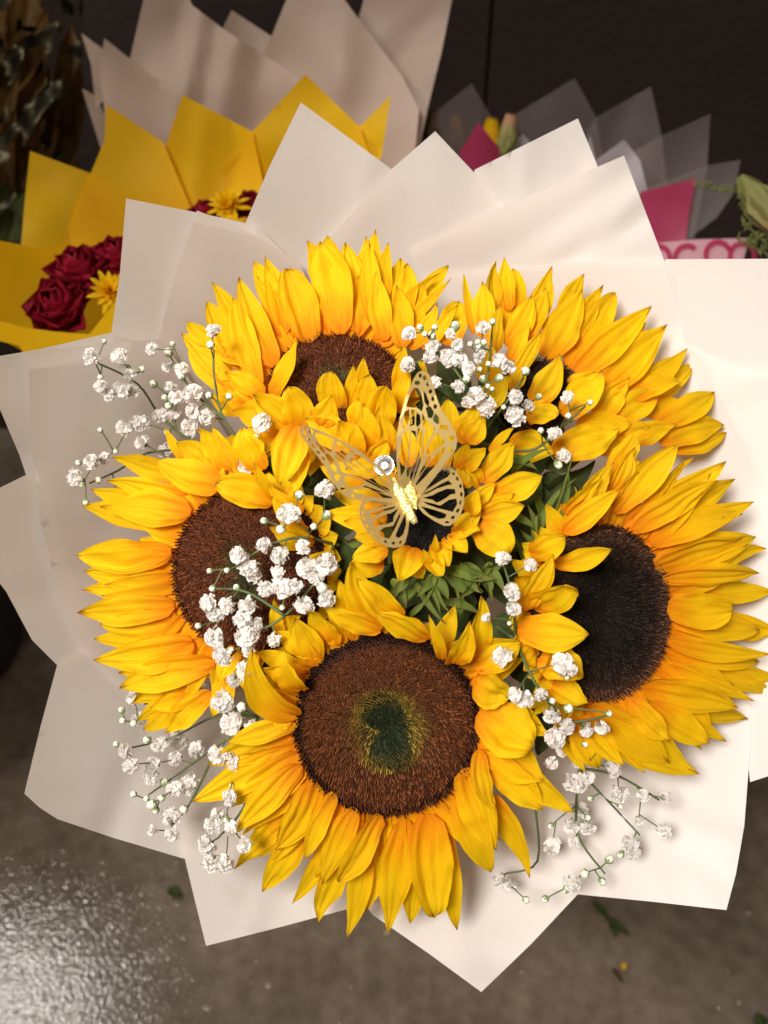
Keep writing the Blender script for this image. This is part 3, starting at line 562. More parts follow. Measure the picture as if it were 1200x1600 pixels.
def sprig(label, root, dfun, flowers, buds, dr=.05, spines=()):
    rp = P(*root, dfun(*root) + dr); t = thing('baby_breath_sprig', rp, label, 'baby\'s breath', 'sprigs of white baby\'s breath')
    V, F = [], []
    nodes = [(rp, rp)]
    e = hb.lerp(he, .25)
    tube_into(V, F, [e.lerp(rp, i / 5) for i in range(6)], .0022, .0013, 6)
    for sp in spines:
        q = [P(x, y, dfun(x, y) + .006 + random.uniform(-.002, .002)) for x, y in sp]
        if math.hypot(sp[0][0] - root[0], sp[0][1] - root[1]) < 3: q[0] = rp
        fine = []
        for i in range(len(q) - 1):
            a_, b_, c_, d_ = q[max(0, i - 1)], q[i], q[i + 1], q[min(len(q) - 1, i + 2)]
            for k in range(5):
                u = k / 5; fine.append(.5 * (2 * b_ + (c_ - a_) * u + (2 * a_ - 5 * b_ + 4 * c_ - d_) * u * u + (3 * b_ - a_ - 3 * c_ + d_) * u ** 3))
        fine.append(q[-1]); tube_into(V, F, fine, .0010, .0006, 6)
        nodes += [(f_, rp) for f_ in fine[1:]]
    items = [(x, y, d, 1) for x, y, d in flowers] + [(x, y, d, 0) for x, y, d in buds]
    items.sort(key=lambda q: math.hypot(q[0] - root[0], q[1] - root[1]))
    for x, y, dpx, isf in items:
        dz = random.uniform(-.009, .006)
        d = dfun(x, y) + dz
        p = P(x, y, d); size = dpx * d * K
        # connect to the tree: prefer a nearby node that lies nearer the root
        best = min(nodes, key=lambda q: (q[0] - p).length + .45 * (q[0] - rp).length)
        q0 = best[0]; dv = p - q0
        sag = (-FW * -1) * .12 * dv.length + UP * random.uniform(-.10, .10) * dv.length + RT * random.uniform(-.08, .08) * dv.length
        pts = [q0 + dv * u + sag * (u * (1 - u)) for u in (0, .2, .4, .6, .8, 1)]
        end = pts[-1]; tipdir = (pts[-1] - pts[-2]).normalized()
        ln = dv.length
        tube_into(V, F, pts, .00058 if ln > .03 else .0005, .00036, 5)
        for u in (2, 4): nodes.append((pts[u], rp))
        if isf:
            o = bpy.data.objects.new('blossom', BL[random.randrange(5)])
            nd = (cv(random.uniform(-.55, .55), random.uniform(-.55, .55), 1) + tipdir * .45).normalized()
            q_ = size * random.uniform(.72, .88); o.scale = (q_, q_ * random.uniform(.85, 1.1), q_ * random.uniform(.8, 1.05))
        else:
            o = bpy.data.objects.new('bud', BUD); nd = (tipdir + cv(0, .2, .5) * .5).normalized(); o.scale = (size * .95, size * .95, size * 1.08)
        col.objects.link(o); o.parent = t
        o.location = p - rp
        o.rotation_mode = 'QUATERNION'; from mathutils import Quaternion
        o.rotation_quaternion = nd.to_track_quat('Z', 'Y') @ Quaternion((0, 0, 1), random.uniform(0, 6.28))
    mesh('stem', V, F, M['stem'], t)
    return t
A_f = [(143,556,28),(188,558,29),(203,585,22),(158,604,26),(172,617,24),(190,609,27),(205,610,27),(238,545,25),(285,578,30),(262,573,20),(265,606,22),(277,622,26),(303,615,34),(302,643,30),(325,652,29),(297,668,34),(250,650,29),(272,650,26),(195,668,27),(219,661,27),(222,691,26),(257,704,27),(143,722,27),(163,716,23),(118,746,26),(334,517,30),(409,660,36),(381,726,32),(188,784,20)]
A_b = [(163,534,8),(157,589,10),(199,573,10),(222,577,11),(240,600,13),(263,551,15),(270,538,9),(329,539,14),(284,588,13),(258,622,11),(264,634,12),(327,618,12),(358,620,12),(262,675,11),(157,672,9),(181,705,9),(123,723,10),(128,756,10),(154,750,12),(134,784,10),(345,698,11),(400,684,12)]
sprig("sprig of baby's breath spreading over the upper left paper and petals", (395, 712), lambda x, y: (PAP(x, y) - .028) * ss(330, 240, x) + (.538 - .012 * ss(330, 420, x)) * (1 - ss(330, 240, x)), A_f, A_b, .02, (((395,712),(320,700),(255,655),(215,600),(150,566)),((395,712),(350,655),(335,590),(334,545)),((320,700),(230,708),(185,735),(140,755)),((350,655),(300,610),(268,560)),))
B_f = [(451,803,38),(508,767,30),(373,867,34),(387,886,32),(397,899,26),(413,852,30),(438,867,33),(435,894,26),(473,855,28),(481,888,36),(511,882,38),(493,903,28),(415,920,31),(441,918,37),(462,917,31),(510,935,30),(475,945,31),(325,942,33),(355,946,32),(337,960,26),(387,945,36),(379,968,32),(403,975,25),(386,993,40),(388,1015,26),(335,995,36),(349,1023,36),(382,1048,30),(365,1062,24),(428,1000,26)]
B_b = [(468,774,15),(510,805,15),(439,827,16),(490,823,12),(413,814,12),(328,892,10),(355,891,10),(332,919,11),(370,918,11),(310,978,11),(503,918,19),(441,949,10)]
sprig("sprig of baby's breath lying across the left sunflower's brown disc", (522, 850), lambda x, y: .505 - .006 * ss(350, 520, x), B_f, B_b, .03, (((522,850),(470,840),(420,852),(375,880)),((522,850),(500,900),(445,962),(400,990),(355,1030)),((445,962),(385,925),(335,920)),))
C_f = [(269,1068,33),(209,1090,29),(311,1078,31),(319,1096,25),(348,1095,37),(363,1130,40),(398,1138,31),(217,1122,25),(249,1163,31),(195,1173,27),(205,1196,27),(240,1195,28),(237,1213,27),(278,1155,29),(274,1185,31),(307,1172,28),(341,1180,33),(366,1187,35),(298,1225,35),(274,1233,28),(267,1275,29),(269,1303,31),(238,1297,20),(359,1245,26),(332,1288,29),(361,1295,26),(323,1320,31),(330,1346,31),(352,1348,31),(382,1320,30),(340,1272,24)]
C_b = [(234,1080,17),(190,1110,11),(192,1126,11),(209,1130,12),(233,1113,14),(262,1121,13),(275,1091,11),(293,1112,11),(378,1105,17),(230,1156,13),(182,1163,10),(256,1222,14),(209,1241,11),(252,1247,13),(237,1257,17),(229,1248,10),(244,1266,11),(287,1265,15),(361,1224,9),(353,1280,10)]
sprig("sprig of baby's breath at the lower left over the pale paper", (402, 1120), lambda x, y: (PAP(x, y) - .030) * ss(360, 270, x) + .536 * (1 - ss(360, 270, x)), C_f, C_b, .02, (((402,1120),(340,1118),(270,1152),(207,1168)),((402,1120),(340,1165),(292,1200),(232,1242)),((340,1165),(300,1250),(268,1290)),((402,1120),(310,1090),(225,1100)),((402,1120),(385,1250),(340,1310)),))
D_f = [(639,522,26),(676,541,26),(672,558,22),(637,570,29),(680,597,22),(754,512,22),(715,540,26),(700,560,29),(718,562,28),(731,575,26),(748,557,24),(716,605,25),(732,628,27),(744,618,28),(759,634,34),(780,565,28),(793,575,26),(805,620,25),(805,650,30),(825,633,21),(867,678,25),(881,713,27),(886,621,22),(704,522,20)]
D_b = [(657,512,11),(664,522,10),(679,512,11),(675,525,15),(711,510,16),(770,503,11),(735,538,10),(747,535,10),(756,536,11),(750,542,13),(763,569,10),(821,580,15),(780,591,14),(755,592,13),(729,592,14),(750,578,10),(762,603,9),(769,608,8),(787,636,9),(842,620,10),(845,673,11),(888,650,11),(922,629,10),(872,726,14)]
sprig("sprig of baby's breath above the butterfly between the two upper sunflowers", (745, 690), lambda x, y: .512 + .008 * ss(760, 880, x), D_f, D_b, .04, (((745,690),(735,620),(700,565),(662,540)),((745,690),(760,600),(768,525)),((745,690),(825,705),(875,670),(915,634)),((745,690),(790,630),(818,590)),))
E_f = [(786,873,27),(828,882,26),(800,925,30),(802,950,28),(760,965,19),(785,1024,31),(879,1037,34),(893,1047,20),(805,1085,26),(820,1092,30),(845,1085,24),(862,1118,29),(885,1135,28),(868,1152,35),(915,1140,25),(940,1137,23),(862,1192,21),(905,1187,29),(900,1222,35),(918,1215,26),(957,1202,29),(967,1238,31),(906,1265,27),(893,1290,27),(918,1292,27),(897,1317,20),(862,1323,35),(1005,1243,21),(1040,1247,21),(1037,1298,25),(985,1320,28),(990,1332,23),(998,1282,19),(783,1375,26),(797,1383,23),(893,1378,29),(880,1172,22)]
E_b = [(863,1095,11),(888,1107,16),(951,1115,11),(914,1163,11),(923,1247,10),(918,1277,11),(969,1260,10),(861,1290,10),(952,1343,14),(970,1335,12),(941,1377,13),(914,1365,15),(884,1390,12),(852,1405,12),(822,1406,12),(796,974,8),(885,1058,9)]
sprig("sprig of baby's breath at the lower right between two sunflowers", (805, 1000), lambda x, y: .495 * (1 - ss(1080, 1290, y)) + (PAP(x, y) - .028) * ss(1080, 1290, y), E_f, E_b, .03, (((805,1000),(835,1065),(880,1130),(905,1200),(960,1262),(1000,1305)),((905,1200),(965,1212),(1030,1250)),((905,1200),(902,1300),(945,1365)),((805,1000),(802,940),(788,885)),((835,1250),(840,1345),(790,1365)),((880,1130),(920,1125),(948,1118)),))

# ------------------------------------------------------------------ butterfly pick and rhinestone pin
def bp_(x, y): return (440 + x / 3.53, 560 + y / 3.53)
def ell(cx, cy, rx, ry=None, n=9, rot=0):
    ry = ry or rx
    return [(cx + rx * math.cos(2 * math.pi * i / n) * math.cos(rot) - ry * math.sin(2 * math.pi * i / n) * math.sin(rot), cy + rx * math.cos(2 * math.pi * i / n) * math.sin(rot) + ry * math.sin(2 * math.pi * i / n) * math.cos(rot)) for i in range(n)]
up_out = [(640,668),(633,560),(632,420),(648,332),(690,200),(728,112),(748,82),(768,70),(795,74),(815,92),(830,128),(850,200),(880,280),(930,350),(958,405),(966,440),(958,485),(920,540),(880,585),(845,640),(800,700),(770,745),(735,790),(690,740)]
up_holes = [ell(765,95,9,12),ell(790,107,10,14),ell(748,135,14,12),ell(806,142,8,12),ell(821,182,9,12),ell(834,222,8,12),ell(846,262,9,12),ell(900,372,16,12,rot=.9),ell(930,430,18,13,rot=-.6),ell(925,490,14,10,rot=.7),
 [(692,258),(712,200),(733,168),(752,170),(768,205),(776,250),(768,282),(745,264),(712,262)],[(782,180),(796,196),(812,240),(806,262),(788,236)],
 [(796,270),(818,262),(836,290),(828,320),(808,318)],[(846,300),(864,318),(872,345),(856,352),(838,338),(836,322)],[(876,356),(888,366),(884,384),(868,380)],
 [(678,292),(700,278),(704,318),(690,360),(668,384)],[(712,280),(732,282),(730,352),(708,360),(706,340),(714,312)],[(742,288),(760,308),(764,346),(748,366),(740,352)],
 [(778,300),(794,330),(812,352),(838,378),(824,388),(796,384),(778,350)],[(664,425),(684,395),(700,402),(698,470),(688,552),(676,600),(660,628),(650,520)],
 [(714,398),(734,402),(736,480),(716,582),(697,640),(690,610),(708,500)],[(750,385),(768,396),(768,460),(740,578),(718,652),(710,634),(736,520)],
 [(786,402),(826,404),(800,452),(776,520),(752,598),(730,662),(736,618),(768,500)],[(848,404),(880,430),(888,456),(840,494),(806,512),(796,500),(818,450)],
 [(884,482),(886,502),(850,568),(800,630),(754,684),(750,676),(792,598),(834,532)],[(806,528),(832,520),(788,592),(758,640),(768,606)]]
lo_out = [(735,800),(748,765),(800,690),(838,620),(862,597),(895,588),(930,600),(962,628),(986,672),(1000,735),(998,800),(982,855),(955,895),(920,920),(888,920),(835,893),(780,855)]
lo_holes = [[(765,742),(800,708),(850,636),(880,606),(912,610),(924,628),(912,650),(880,668),(815,712)],[(775,752),(822,722),(870,690),(912,668),(935,690),(900,700),(850,718),(800,748)],
 [(775,768),(830,752),(850,738),(905,714),(948,716),(954,742),(925,748),(905,766),(870,788),(850,796),(830,780),(800,774)],[(775,786),(830,798),(870,810),(915,776),(957,768),(962,800),(938,846),(910,838),(860,826),(800,804)],[(765,812),(830,830),(880,846),(905,858),(895,880),(860,884),(810,860)],
 ell(941,634,11,8,rot=.7),ell(962,661,8,13,rot=-.3),ell(979,702,7,13,rot=-.2),ell(984,747,7,14),ell(979,792,7,14,rot=.2),ell(964,836,8,14,rot=.4),ell(938,874,12,9,rot=-.6),ell(906,900,12,7)]
def aff(src, dst):
    (a, b, c), (A, B_, C_) = src, dst
    m = Matrix(((b[0] - a[0], c[0] - a[0]), (b[1] - a[1], c[1] - a[1]))).inverted()
    def f(p):
        u, v = m @ Vector((p[0] - a[0], p[1] - a[1]))
        return (A[0] + u * (B_[0] - A[0]) + v * (C_[0] - A[0]), A[1] + u * (B_[1] - A[1]) + v * (C_[1] - A[1]))
    return f
idf = lambda p: p
LU = aff([(680, 700), (765, 70), (962, 450)], [(636, 735), (105, 372), (335, 752)])
LL = aff([(740, 800), (895, 588), (905, 920)], [(690, 825), (440, 785), (664, 1030)])
bfly = thing('butterfly_pick', P(632, 786, .482), 'gold filigree metal butterfly standing on the middle sunflower', 'butterfly ornament')
def wing(out, holes, f, pl, dbend, grow=1.17, name='wing', m='gold'):
    """pl: three (crop point, depth) pairs that fix the wing's plane"""
    o2 = [bp_(*f(p)) for p in out]; h2 = []
    for q in holes:
        mx_ = sum(p[0] for p in q) / len(q); my_ = sum(p[1] for p in q) / len(q)
        h2.append([bp_(*f((mx_ + (p[0] - mx_) * grow, my_ + (p[1] - my_) * grow * .95))) for p in q])
    q = [P(*bp_(*c), d) for c, d in pl]; nrm = (q[1] - q[0]).cross(q[2] - q[0]).normalized()
    if nrm.dot(FW) > 0: nrm = -nrm
    r = delaunay_2d_cdt([Vector(p) for pl_ in [o2] + h2 for p in pl_], [], [list(range(sum(len(x) for x in ([o2] + h2)[:k]), sum(len(x) for x in ([o2] + h2)[:k + 1]))) for k in range(1 + len(h2))], 0, 1e-4)
    vs = r[0]
    def ins(x, y, pl):
        c = False
        for i in range(len(pl)):
            a, b = pl[i], pl[i - 1]
            if (a[1] > y) != (b[1] > y) and x < (b[0] - a[0]) * (y - a[1]) / (b[1] - a[1]) + a[0]: c = not c
        return c
    fs = []
    for t in r[2]:
        cx = sum(vs[i].x for i in t) / 3; cy = sum(vs[i].y for i in t) / 3
        if ins(cx, cy, o2) and not any(ins(cx, cy, hh) for hh in h2): fs.append(tuple(t))
    front, back = [], []
    for p in vs:
        d = P(p.x, p.y, 1) - CAM; w_ = CAM + d * ((q[0] - CAM).dot(nrm) / d.dot(nrm))
        w_ = w_ + nrm * dbend * math.sin(min(1, (w_ - q[0]).length / .055) * math.pi)
        front.append(w_ + nrm * .00016); back.append(w_ - nrm * .00016)
    nv = len(front); cnt = {}
    for t in fs:
        for i in range(3):
            e = (t[i], t[(i + 1) % 3]); k = (min(e), max(e)); cnt.setdefault(k, []).append(e)
    F = list(fs) + [tuple(nv + i for i in t[::-1]) for t in fs] + [(e[0][1], e[0][0], nv + e[0][0], nv + e[0][1]) for e in cnt.values() if len(e) == 1]
    return mesh(name, front + back, F, M[m], bfly, smooth=False)
wing(up_out, up_holes, idf, [((690, 740), .482), ((765, 70), .458), ((962, 450), .472)], .0045)
wing(lo_out, lo_holes, idf, [((735, 800), .482), ((895, 588), .483), ((905, 920), .489)], .002, 1.0)
wing(up_out, up_holes, LU, [((640, 740), .481), ((105, 372), .446), ((335, 752), .462)], .002)
wing(lo_out, lo_holes, LL, [((690, 825), .482), ((440, 785), .464), ((664, 1030), .474)], .001, 1.0)
wing([(648,700),(660,655),(690,652),(712,672),(716,700),(735,722),(738,748),(752,772),(742,800),(748,832),(726,826),(704,796),(676,752)], [], idf, [((660, 660), .4800), ((712, 672), .4775), ((740, 820), .4800)], 0., name='foil_patch', m='pale_gold')
V, F = [], []
a0, a1 = P(*bp_(606, 662), .479), P(*bp_(738, 910), .480)
pts = [a0.lerp(a1, i / 10) for i in range(11)]
for i, p in enumerate(pts):
    u = i / 10; r = .0021 * (math.sin(math.pi * min(1, .12 + u * .80)) ** .5) + .0002
    d = (a1 - a0).normalized(); s = d.cross(FW).normalized(); nn = s.cross(d)
    for j in range(12):
        q = 2 * math.pi * j / 12; V.append(p + s * math.cos(q) * r * 1.2 * (1 + .10 * math.cos(i * 2.1)) + nn * math.sin(q) * r * .38)
for i in range(10):
    for j in range(12): F.append((i * 12 + j, i * 12 + (j + 1) % 12, (i + 1) * 12 + (j + 1) % 12, (i + 1) * 12 + j))
F.append(tuple(range(12))[::-1]); F.append(tuple(120 + j for j in range(12)))
mesh('body', V, F, M['pale_gold'], bfly)
V, F = [], []
for s in (-1, 1): tube_into(V, F, [a0 + RT * s * .0012 * k - FW * .001 * k + UP * (.0018 * k) for k in (0, .6, 1.4, 2.2)], .00028, .00018, 5)
mesh('antenna', V, F, M['gold'], bfly)
V, F = [], []; tube_into(V, F, [P(634, 788, .4835), P(650, 800, .512), P(655, 803, .54)], .0007, .0007, 6); mesh('wire', V, F, M['gold'], bfly)

gp = P(600, 727, .476); g = thing('rhinestone_pin', gp, 'round clear rhinestone pin beside the gold butterfly\'s head', 'pin')
gr = 14.5 * .476 * K; gn = cv(-.10, .12, 1); gs_ = gn.orthogonal().normalized(); gt = gn.cross(gs_)
def ring3(r, z, n, ph=0): return [gp + (gs_ * math.cos(2 * math.pi * (i + ph) / n) + gt * math.sin(2 * math.pi * (i + ph) / n)) * (r * gr) + gn * (z * gr) for i in range(n)]
V = ring3(.5, .42, 16) + ring3(.78, .12, 16, .5) + ring3(1, .06, 16) + ring3(1, 0, 16) + ring3(.55, -.5, 16, .5) + [gp + gn * (-.85 * gr)]
V += ring3(.24, .20, 8) + [gp + gn * (.42 * gr)]
F = []
for i in range(8):
    F += [(2 * i, 2 * i + 1, 81 + i), (2 * i + 1, (2 * i + 2) % 16, 81 + (i + 1) % 8), (2 * i + 1, 81 + (i + 1) % 8, 81 + i), (81 + i, 81 + (i + 1) % 8, 89)]
for i in range(16):
    j = (i + 1) % 16
    F += [(i, 16 + i, j), (16 + i, 16 + j, j), (16 + i, 32 + j, 16 + j), (32 + i, 32 + j, 16 + i), (32 + i, 48 + i, 48 + j, 32 + j), (48 + i, 64 + i, 48 + j), (64 + i, 64 + j, 48 + j), (64 + i, 80, 64 + j)]
mesh('stone', V, F, M['stone'], g, smooth=False)
V = ring3(1.1, -.25, 24) + ring3(1.12, .06, 24) + ring3(1.02, .05, 24) + ring3(1.0, -.2, 24) + ring3(.3, -.95, 24) + ring3(.02, -.95, 24)
F = []
for k in (0, 1, 2): F += [(k * 24 + i, k * 24 + (i + 1) % 24, (k + 1) * 24 + (i + 1) % 24, (k + 1) * 24 + i) for i in range(24)]
for a_, b_ in ((0, 4), (4, 5)): F += [(a_ * 24 + i, a_ * 24 + (i + 1) % 24, b_ * 24 + (i + 1) % 24, b_ * 24 + i) for i in range(24)]
mesh('setting', V, F, M['silver'], g)
V, F = [], []; tube_into(V, F, [gp - gn * gr * .9, gp - gn * .03 + RT * .006, gp - gn * .06 + RT * .01], .0006, .0005, 6); mesh('pin_shaft', V, F, M['silver'], g)

# ------------------------------------------------------------------ bouquets behind
def lin(pts):
    """plane-like depth through three (px,py,depth)"""
    (x1, y1, d1), (x2, y2, d2), (x3, y3, d3) = pts
    m = Matrix(((x2 - x1, y2 - y1), (x3 - x1, y3 - y1))).inverted(); g_ = m @ Vector((d2 - d1, d3 - d1))
    return lambda x, y: d1 + g_[0] * (x - x1) + g_[1] * (y - y1)
yw = thing('yellow_wrap', P(220, 480, .95), 'glossy yellow paper wrap with pointed corners behind the white wrap', 'wrapping paper')
def bowl(cx, cy, d0, slope, off):
    return lambda x, y: d0 - slope * math.hypot(x - cx, y - cy) + off
yb = lambda off: bowl(290, 420, .94, .00030, off)
for i, (pl, off) in enumerate([
    ([(477, 116), (562, 198), (600, 300), (470, 420), (285, 400), (300, 320), (395, 205)], .012),
    ([(611, 148), (597, 240), (560, 330), (500, 300), (562, 198)], .018),
    ([(285, 148), (395, 206), (420, 330), (300, 420), (220, 360), (232, 310), (258, 230)], .006),
    ([(166, 163), (255, 222), (300, 330), (260, 420), (90, 420), (100, 375), (120, 318), (142, 270), (163, 220)], .000),
    ([(47, 236), (142, 271), (215, 320), (215, 450), (25, 430), (33, 380), (40, 300)], .006)]):
    sheet(yw, pl, yb(off), M['yellow_paper'], step=14, seed=60 + i, amp=.008, scale=.008, creases=fold_lines(pl, 60 + i, 290, 460, 3.2, 2))
sheet(yw, [(-120, 330), (0, 376), (60, 388), (215, 385), (320, 380), (320, 560), (60, 560), (-60, 500)], lin([(0, 380, .80), (200, 385, .91), (60, 520, .84)]), M['yellow_paper'], seed=70, amp=.010)
sheet(yw, [(-140, 440), (-20, 497), (40, 512), (100, 520), (140, 522), (182, 468), (240, 460), (230, 620), (40, 560), (30, 540), (-140, 500)], lin([(0, 505, .74), (200, 500, .74), (100, 560, .76)]), M['yellow_paper'], seed=71, amp=.003)
def rose(cpx, d, r, label, n=cv(-.2, .3, 1)):
    C = P(*cpx, d); t = thing('rose', C, label, 'rose', 'dark red roses in the yellow wrap')
    rr = r * d * K; s = n.orthogonal().normalized(); u = n.cross(s); k = 0
    for ring_, cnt, open_, hgt in ((.10, 3, .12, .75), (.25, 4, .2, .72), (.45, 5, .45, .6), (.62, 6, .85, .42), (.78, 7, 1.25, .2)):
        for i in range(cnt):
            a = 2 * math.pi * (i + k * .37) / cnt; k += 1
            o = s * math.cos(a) + u * math.sin(a)
            B = C + o * rr * ring_ * .45 - n * rr * .3; T = C + o * rr * (ring_ + .18 * open_) + n * rr * hgt
            petal(t, B, T, rr * (.75 + ring_ * .95), (-o + n * .15), M['rose'], bow=-.30, cup=.34, rnd=1., curl=-.16 * open_, ridge=.0, nt_=8, nu=8, base=.6, wob=.05)
    return t
rose((95, 480), .80, 52, 'dark red rose lowest in the yellow wrap')
rose((125, 425), .815, 50, 'dark red rose above the lower rose in the yellow wrap', cv(-.1, .6, .8))
rose((182, 405), .83, 42, 'dark red rose touching the white wrap edge at left', cv(.1, .6, .8))
rose((322, 335), .86, 26, 'small dark red rose left of the yellow petals behind white paper', cv(0, .5, .8))
rose((392, 322), .87, 28, 'small dark red rose right of the yellow petals behind white paper', cv(0, .5, .8))
def mum(cpx, d, r, label, n=cv(.4, .3, 1), cnt=34):
    C = P(*cpx, d); t = thing('yellow_daisy', C, label, 'flower', 'yellow flowers in the yellow wrap')
    rr = r * d * K; s = n.orthogonal().normalized(); u = n.cross(s)
    for i in range(cnt):
        a = i * 2.4; q = (i + 1) / cnt; o = s * math.cos(a) + u * math.sin(a)
        petal(t, C + o * rr * .06, C + o * rr * (.25 + .75 * q) + n * rr * (.75 - .7 * q), rr * .24, n, M['petal'], bow=.1, rnd=.5, nt_=6, nu=4, ridge=.02)
    return t
mum((172, 458), .79, 42, 'yellow flower with narrow petals beside the dark red roses')
mum((358, 325), .85, 42, 'yellow flower peeking over the white wrap corner', cv(0, .5, .8))

pw = thing('pale_wrap', P(400, 330, 1.05), 'pale pinkish paper wrap standing tall behind the yellow wrap', 'wrapping paper')
pb = lambda off: bowl(400, 420, 1.06, .00022, off)
for i, (pl, off) in enumerate([
    ([(585, -60), (718, -60), (700, 30), (690, 80), (668, 170), (640, 300), (520, 330), (540, 100)], .030),
    ([(362, 16), (432, 62), (490, 120), (470, 200), (350, 180), (340, 60)], .030),
    ([(480, -80), (530, -12), (562, 32), (628, 118), (655, 170), (640, 330), (330, 330), (335, 168), (413, 84)], .012),
    ([(240, -70), (282, -40), (300, 8), (350, 46), (413, 85), (480, 132), (480, 320), (200, 320), (180, 200), (203, 92)], .006),
    ([(163, 60), (203, 92), (262, 135), (330, 190), (340, 340), (190, 340), (165, 190), (156, 110)], .0),
    ([(127, 52), (160, 76), (168, 150), (150, 170), (142, 100)], .012),
    ([(128, 138), (150, 150), (168, 190), (180, 260), (160, 240)], .014)]):
    sheet(pw, pl, pb(off), M['peach_paper'], step=14, seed=80 + i, amp=.006, creases=fold_lines(pl, 80 + i, 400, 460, 3, 2))
fw = thing('frosted_wrap', P(930, 380, 1.0), 'sheer frosted wrap with pink sheets behind the white wrap at right', 'wrapping paper')
fb = lambda off: bowl(900, 470, 1.12, .00030, off)
for i, (pl, off, mm, nm) in enumerate([
    ([(737, 130), (772, 190), (800, 330), (700, 340), (660, 240), (676, 178)], .03, 'frost', 'frosted_sheet'),
    ([(898, 122), (930, 180), (960, 330), (850, 360), (780, 250), (806, 178)], .024, 'frost', 'frosted_sheet'),
    ([(1017, 135), (1034, 213), (1050, 360), (930, 380), (890, 260), (930, 184)], .018, 'frost', 'frosted_sheet'),
    ([(1110, 178), (1105, 260), (1080, 400), (980, 400), (950, 260), (1034, 212)], .012, 'frost', 'frosted_sheet'),
    ([(1157, 250), (1148, 300), (1120, 340), (1072, 376), (1030, 410), (980, 380), (1000, 300), (1105, 258)], .006, 'frost', 'frosted_sheet'),
    ([(975, 218), (1000, 250), (1020, 330), (940, 330), (915, 262)], .0, 'pale_sheet', 'pale_sheet'),
    ([(817, 209), (840, 235), (840, 320), (760, 320), (790, 232)], .0, 'pale_sheet', 'pale_sheet'),
    ([(748, 191), (784, 237), (800, 330), (720, 330), (716, 242)], -.006, 'pink_paper', 'pink_sheet'),
    ([(1087, 279), (1076, 340), (1066, 420), (990, 420), (1000, 300)], -.006, 'pink_paper', 'pink_sheet'),
    ([(922, 212), (934, 260), (930, 320), (900, 300), (912, 240)], -.004, 'pale_sheet', 'pale_sheet')]):
    sheet(fw, pl, fb(off), M[mm], step=14, seed=90 + i, amp=.006, name=nm, creases=fold_lines(pl, 90 + i, 900, 480, 3, 2))
strip_d = lambda x, y: .93
sheet(fw, [(1020, 380), (1090, 374), (1172, 372), (1160, 410), (1150, 470), (1010, 470)], strip_d, M['pale_pink'], seed=110, name='printed_band', amp=0, label='pale pink band printed with big pink letters')
for k, (x, y) in enumerate(((1028, 404), (1074, 404), (1122, 398), (1160, 400))):
    a0_, a1_ = ((0, 360), (50, 310), (20, 340), (0, 360))[k]
    V, F = [], []; NN = 22
    for i in range(NN + 1):
        a = R(a0_ + (a1_ - a0_) * i / NN)
        for rr in (15, 23): V.append(P(x + rr * math.cos(a), y + rr * 1.05 * math.sin(a), .9285))
    for i in range(NN): F.append((2 * i, 2 * i + 1, 2 * i + 3, 2 * i + 2))
    mesh('letter', V, F, M['pink_paper'], fw, smooth=False)
def tulip(cpx, d, r, label, m, n):
    C = P(*cpx, d); t = thing('tulip', C, label, 'flower', 'yellow buds in the frosted wrap')
    rr = r * d * K; s = n.cross(FW).normalized(); u = n.cross(s)
    for i in range(6):
        a = 2 * math.pi * i / 6; o = s * math.cos(a) + u * math.sin(a)
        petal(t, C + o * rr * .2 - n * rr, C + o * rr * .25 + n * rr * 1.2, rr * 1.1, o, m, bow=.22, cup=-.3, rnd=.5, nt_=8, nu=6)
    return t
tulip((765, 222), 1.06, 30, 'yellow tulip bud behind the pink sheet', M['petal'], cv(.1, 1, .2))
tulip((793, 214), 1.02, 28, 'green yellow tulip bud right of the pink sheet', M['lily'], cv(.15, 1, .2))
tulip((716, 218), 1.10, 32, 'yellow tulip bud left of the pink sheet with shade in its colour', M['amber'], cv(-.1, 1, .2))
tulip((676, 208), 1.06, 28, 'yellow tulip bud darkened as in shade next to the pale wrap', M['amber'], cv(-.1, 1, .2))

ly = thing('lily_stem', P(1200, 330, .86), 'closed lily bud and feathery green stem at the right edge', 'plant')
C = P(1190, 318, .86)
for i in range(5):
    a = 2 * math.pi * i / 5; ax = cv(.55, -.75, .1); s = ax.cross(FW).normalized(); u = ax.cross(s); o = s * math.cos(a) + u * math.sin(a)
    petal(ly, C - ax * .034 + o * .003, C + ax * .045 + o * .004, .036, o, M['lily'], name='bud_petal', bow=.22, cup=-.34, rnd=.6, base=.3, nt_=10, nu=8)
V, F = [], []
for (x0, y0, x1, y1) in ((1155, 300, 1093, 292), (1175, 345, 1160, 300), (1200, 385, 1160, 345), (1205, 400, 1150, 372), (1210, 360, 1165, 380)):
    p0, p1 = P(x0, y0, .87), P(x1, y1, .86); tube_into(V, F, [p0.lerp(p1, i / 4) for i in range(5)], .0012, .0008, 5)
    for k in range(26):
        c = p0.lerp(p1, k / 25); dr_ = cv(random.uniform(-1, 1), random.uniform(-1, 1), random.uniform(-.4, .8)); tube_into(V, F, [c, c + dr_ * random.uniform(.004, .009)], .0010, .0004, 4)
mesh('feathery_leaf', V, F, M['lily'], ly)

